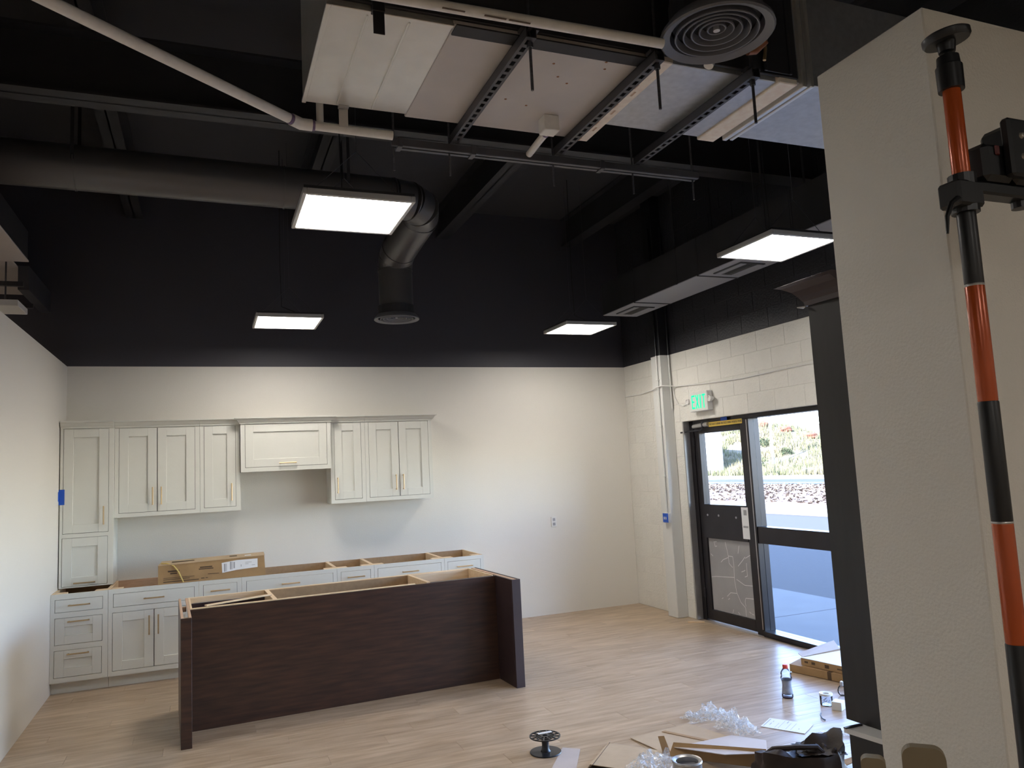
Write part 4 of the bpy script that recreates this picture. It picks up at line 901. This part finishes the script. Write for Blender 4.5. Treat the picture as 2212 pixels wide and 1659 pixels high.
struct('far_kerb', MB().box(42.0, 46.0, -10, 120, -.5, -.02), M['kerb'], 'pale kerb on the far side of the road', 'kerb')
def hill_z(x, y):
    f = min(1, max(0, (x-46)/16)); f = f*f*(3-2*f)
    ridge = 5.3+(y-72)*.26 if y < 72 else 5.3+(y-72)*.03
    ridge = max(1.2, min(6.2, ridge))
    return -.05+f*ridge+.25*noise.noise(Vector((x*.15, y*.15, 0)))*f
hb = MB(); NX, NY = 26, 44; vs = []; fs = []
for i in range(NX+1):
    for j in range(NY+1):
        x, y = 46+i*1.3, 20+j*2.2; vs.append((x, y, hill_z(x, y)))
for i in range(NX):
    for j in range(NY): a = i*(NY+1)+j; fs.append((a, a+1, a+NY+2, a+NY+1))
hil = struct('hillside', hb.add(vs, fs), M['soil'], 'dry hillside rising beyond the road', 'hill')
gr = MB()
for k in range(16000):
    x = 46.5+16*rnd.random()**1.1; y = x*1.185+rnd.uniform(-9, 22)
    if noise.noise(Vector((x*.3, y*.3, 4))) < -.25: continue
    z = hill_z(x, y); h = rnd.uniform(.25,.85); a = rnd.random()*6.28; wv = rnd.uniform(.03,.07)
    p = Vector((x,y,z-.03)); s_ = Vector((math.cos(a),math.sin(a),0))*wv; tp = p+Vector((rnd.uniform(-.2,.2), rnd.uniform(-.2,.2), h))
    gr.add([p-s_, p+s_, tp], [(0,1,2)])
tag(obj('hill_grass', gr, M['grass'], hil), 'tall dry grass', kind='stuff')
def shrub(x, y, r, label):
    z = hill_z(x, y); m = MB()
    for k in range(420):
        d = Vector((rnd.gauss(0,1), rnd.gauss(0,1), abs(rnd.gauss(0,.9)))).normalized()*r*rnd.uniform(.5,1)
        p = Vector((x,y,z))+d; s_ = Vector((rnd.uniform(-1,1), rnd.uniform(-1,1), rnd.uniform(-1,1)))*.09; u_ = Vector((rnd.uniform(-1,1), rnd.uniform(-1,1), rnd.uniform(0,1)))*.12
        m.add([p-s_, p+s_, p+u_], [(0,1,2)])
    t = thing('shrub', (x,y,z), label, 'shrub', 'shrubs on the hillside')
    obj('foliage', m, M['shrub'], t); obj('stem', MB().tube([(x,y,z-.05),(x+.05,y,z+r*.7)], .04, 6), M['mulch'], t)
shrub(51, 62.6, 1.3, 'green shrub at the foot of the hillside, left of the lamp post')
shrub(56, 67.5, 1.0, 'green shrub higher up the hillside')
shrub(55, 62.8, .8, 'small shrub right of the lamp post')
def rock(x, y, r, label):
    m = MB(); bm = bmesh.new(); bmesh.ops.create_icosphere(bm, subdivisions=3, radius=1)
    for v in bm.verts: v.co *= 1+.3*noise.noise(v.co*1.6+Vector((x,y,0)))
    bm.verts.index_update(); z = hill_z(x, y)
    m.add([(x+v.co.x*r*.7, y+v.co.y*r*1.2, z+r*.25+v.co.z*r*.55) for v in bm.verts], [[v.index for v in f.verts] for f in bm.faces]); bm.free()
    single('red_rock', m, M['rock'], label, 'rock', 'red rocks on the hill crest')
rock(60.5, 72.9, .8, 'red rock on the hill crest left of the lamp post'); rock(60.5, 69.0, .75, 'red rock on the hill crest right of the lamp post'); rock(60.5, 65.2, .75, 'red rock lowest on the hill crest, far right')
lpst = thing('lamp_post', (52, 61.4, hill_z(52,61.4)), 'pale steel lamp post on the hillside', 'lamp post')
zb = hill_z(52,61.4)
obj('pole', MB().cyl((52,61.4,zb-.3),(52,61.4,9.5),.14,14,r1=.10), M['lamppost'], lpst, True)
obj('lamp_head', MB().bbox(51.6,52.2,61.0,61.8,9.5,9.7,.04), M['lamppost'], lpst)
bld = thing('white_shed', (50, 73, 0), 'white corrugated shed beyond the road seen through the door glass', 'shed')
m = MB(); m.box(48.5, 49.2, 65.6, 80, -.3, 6.5)
obj('wall_panel', m, M['siding'], bld)
m = MB()
for k in range(30): m.box(48.40, 48.5, 65.7+k*.4, 65.9+k*.4, -.2, 6.5)
obj('siding_rib', m, M['siding'], bld)
tag(bld.children[1], kind='stuff')
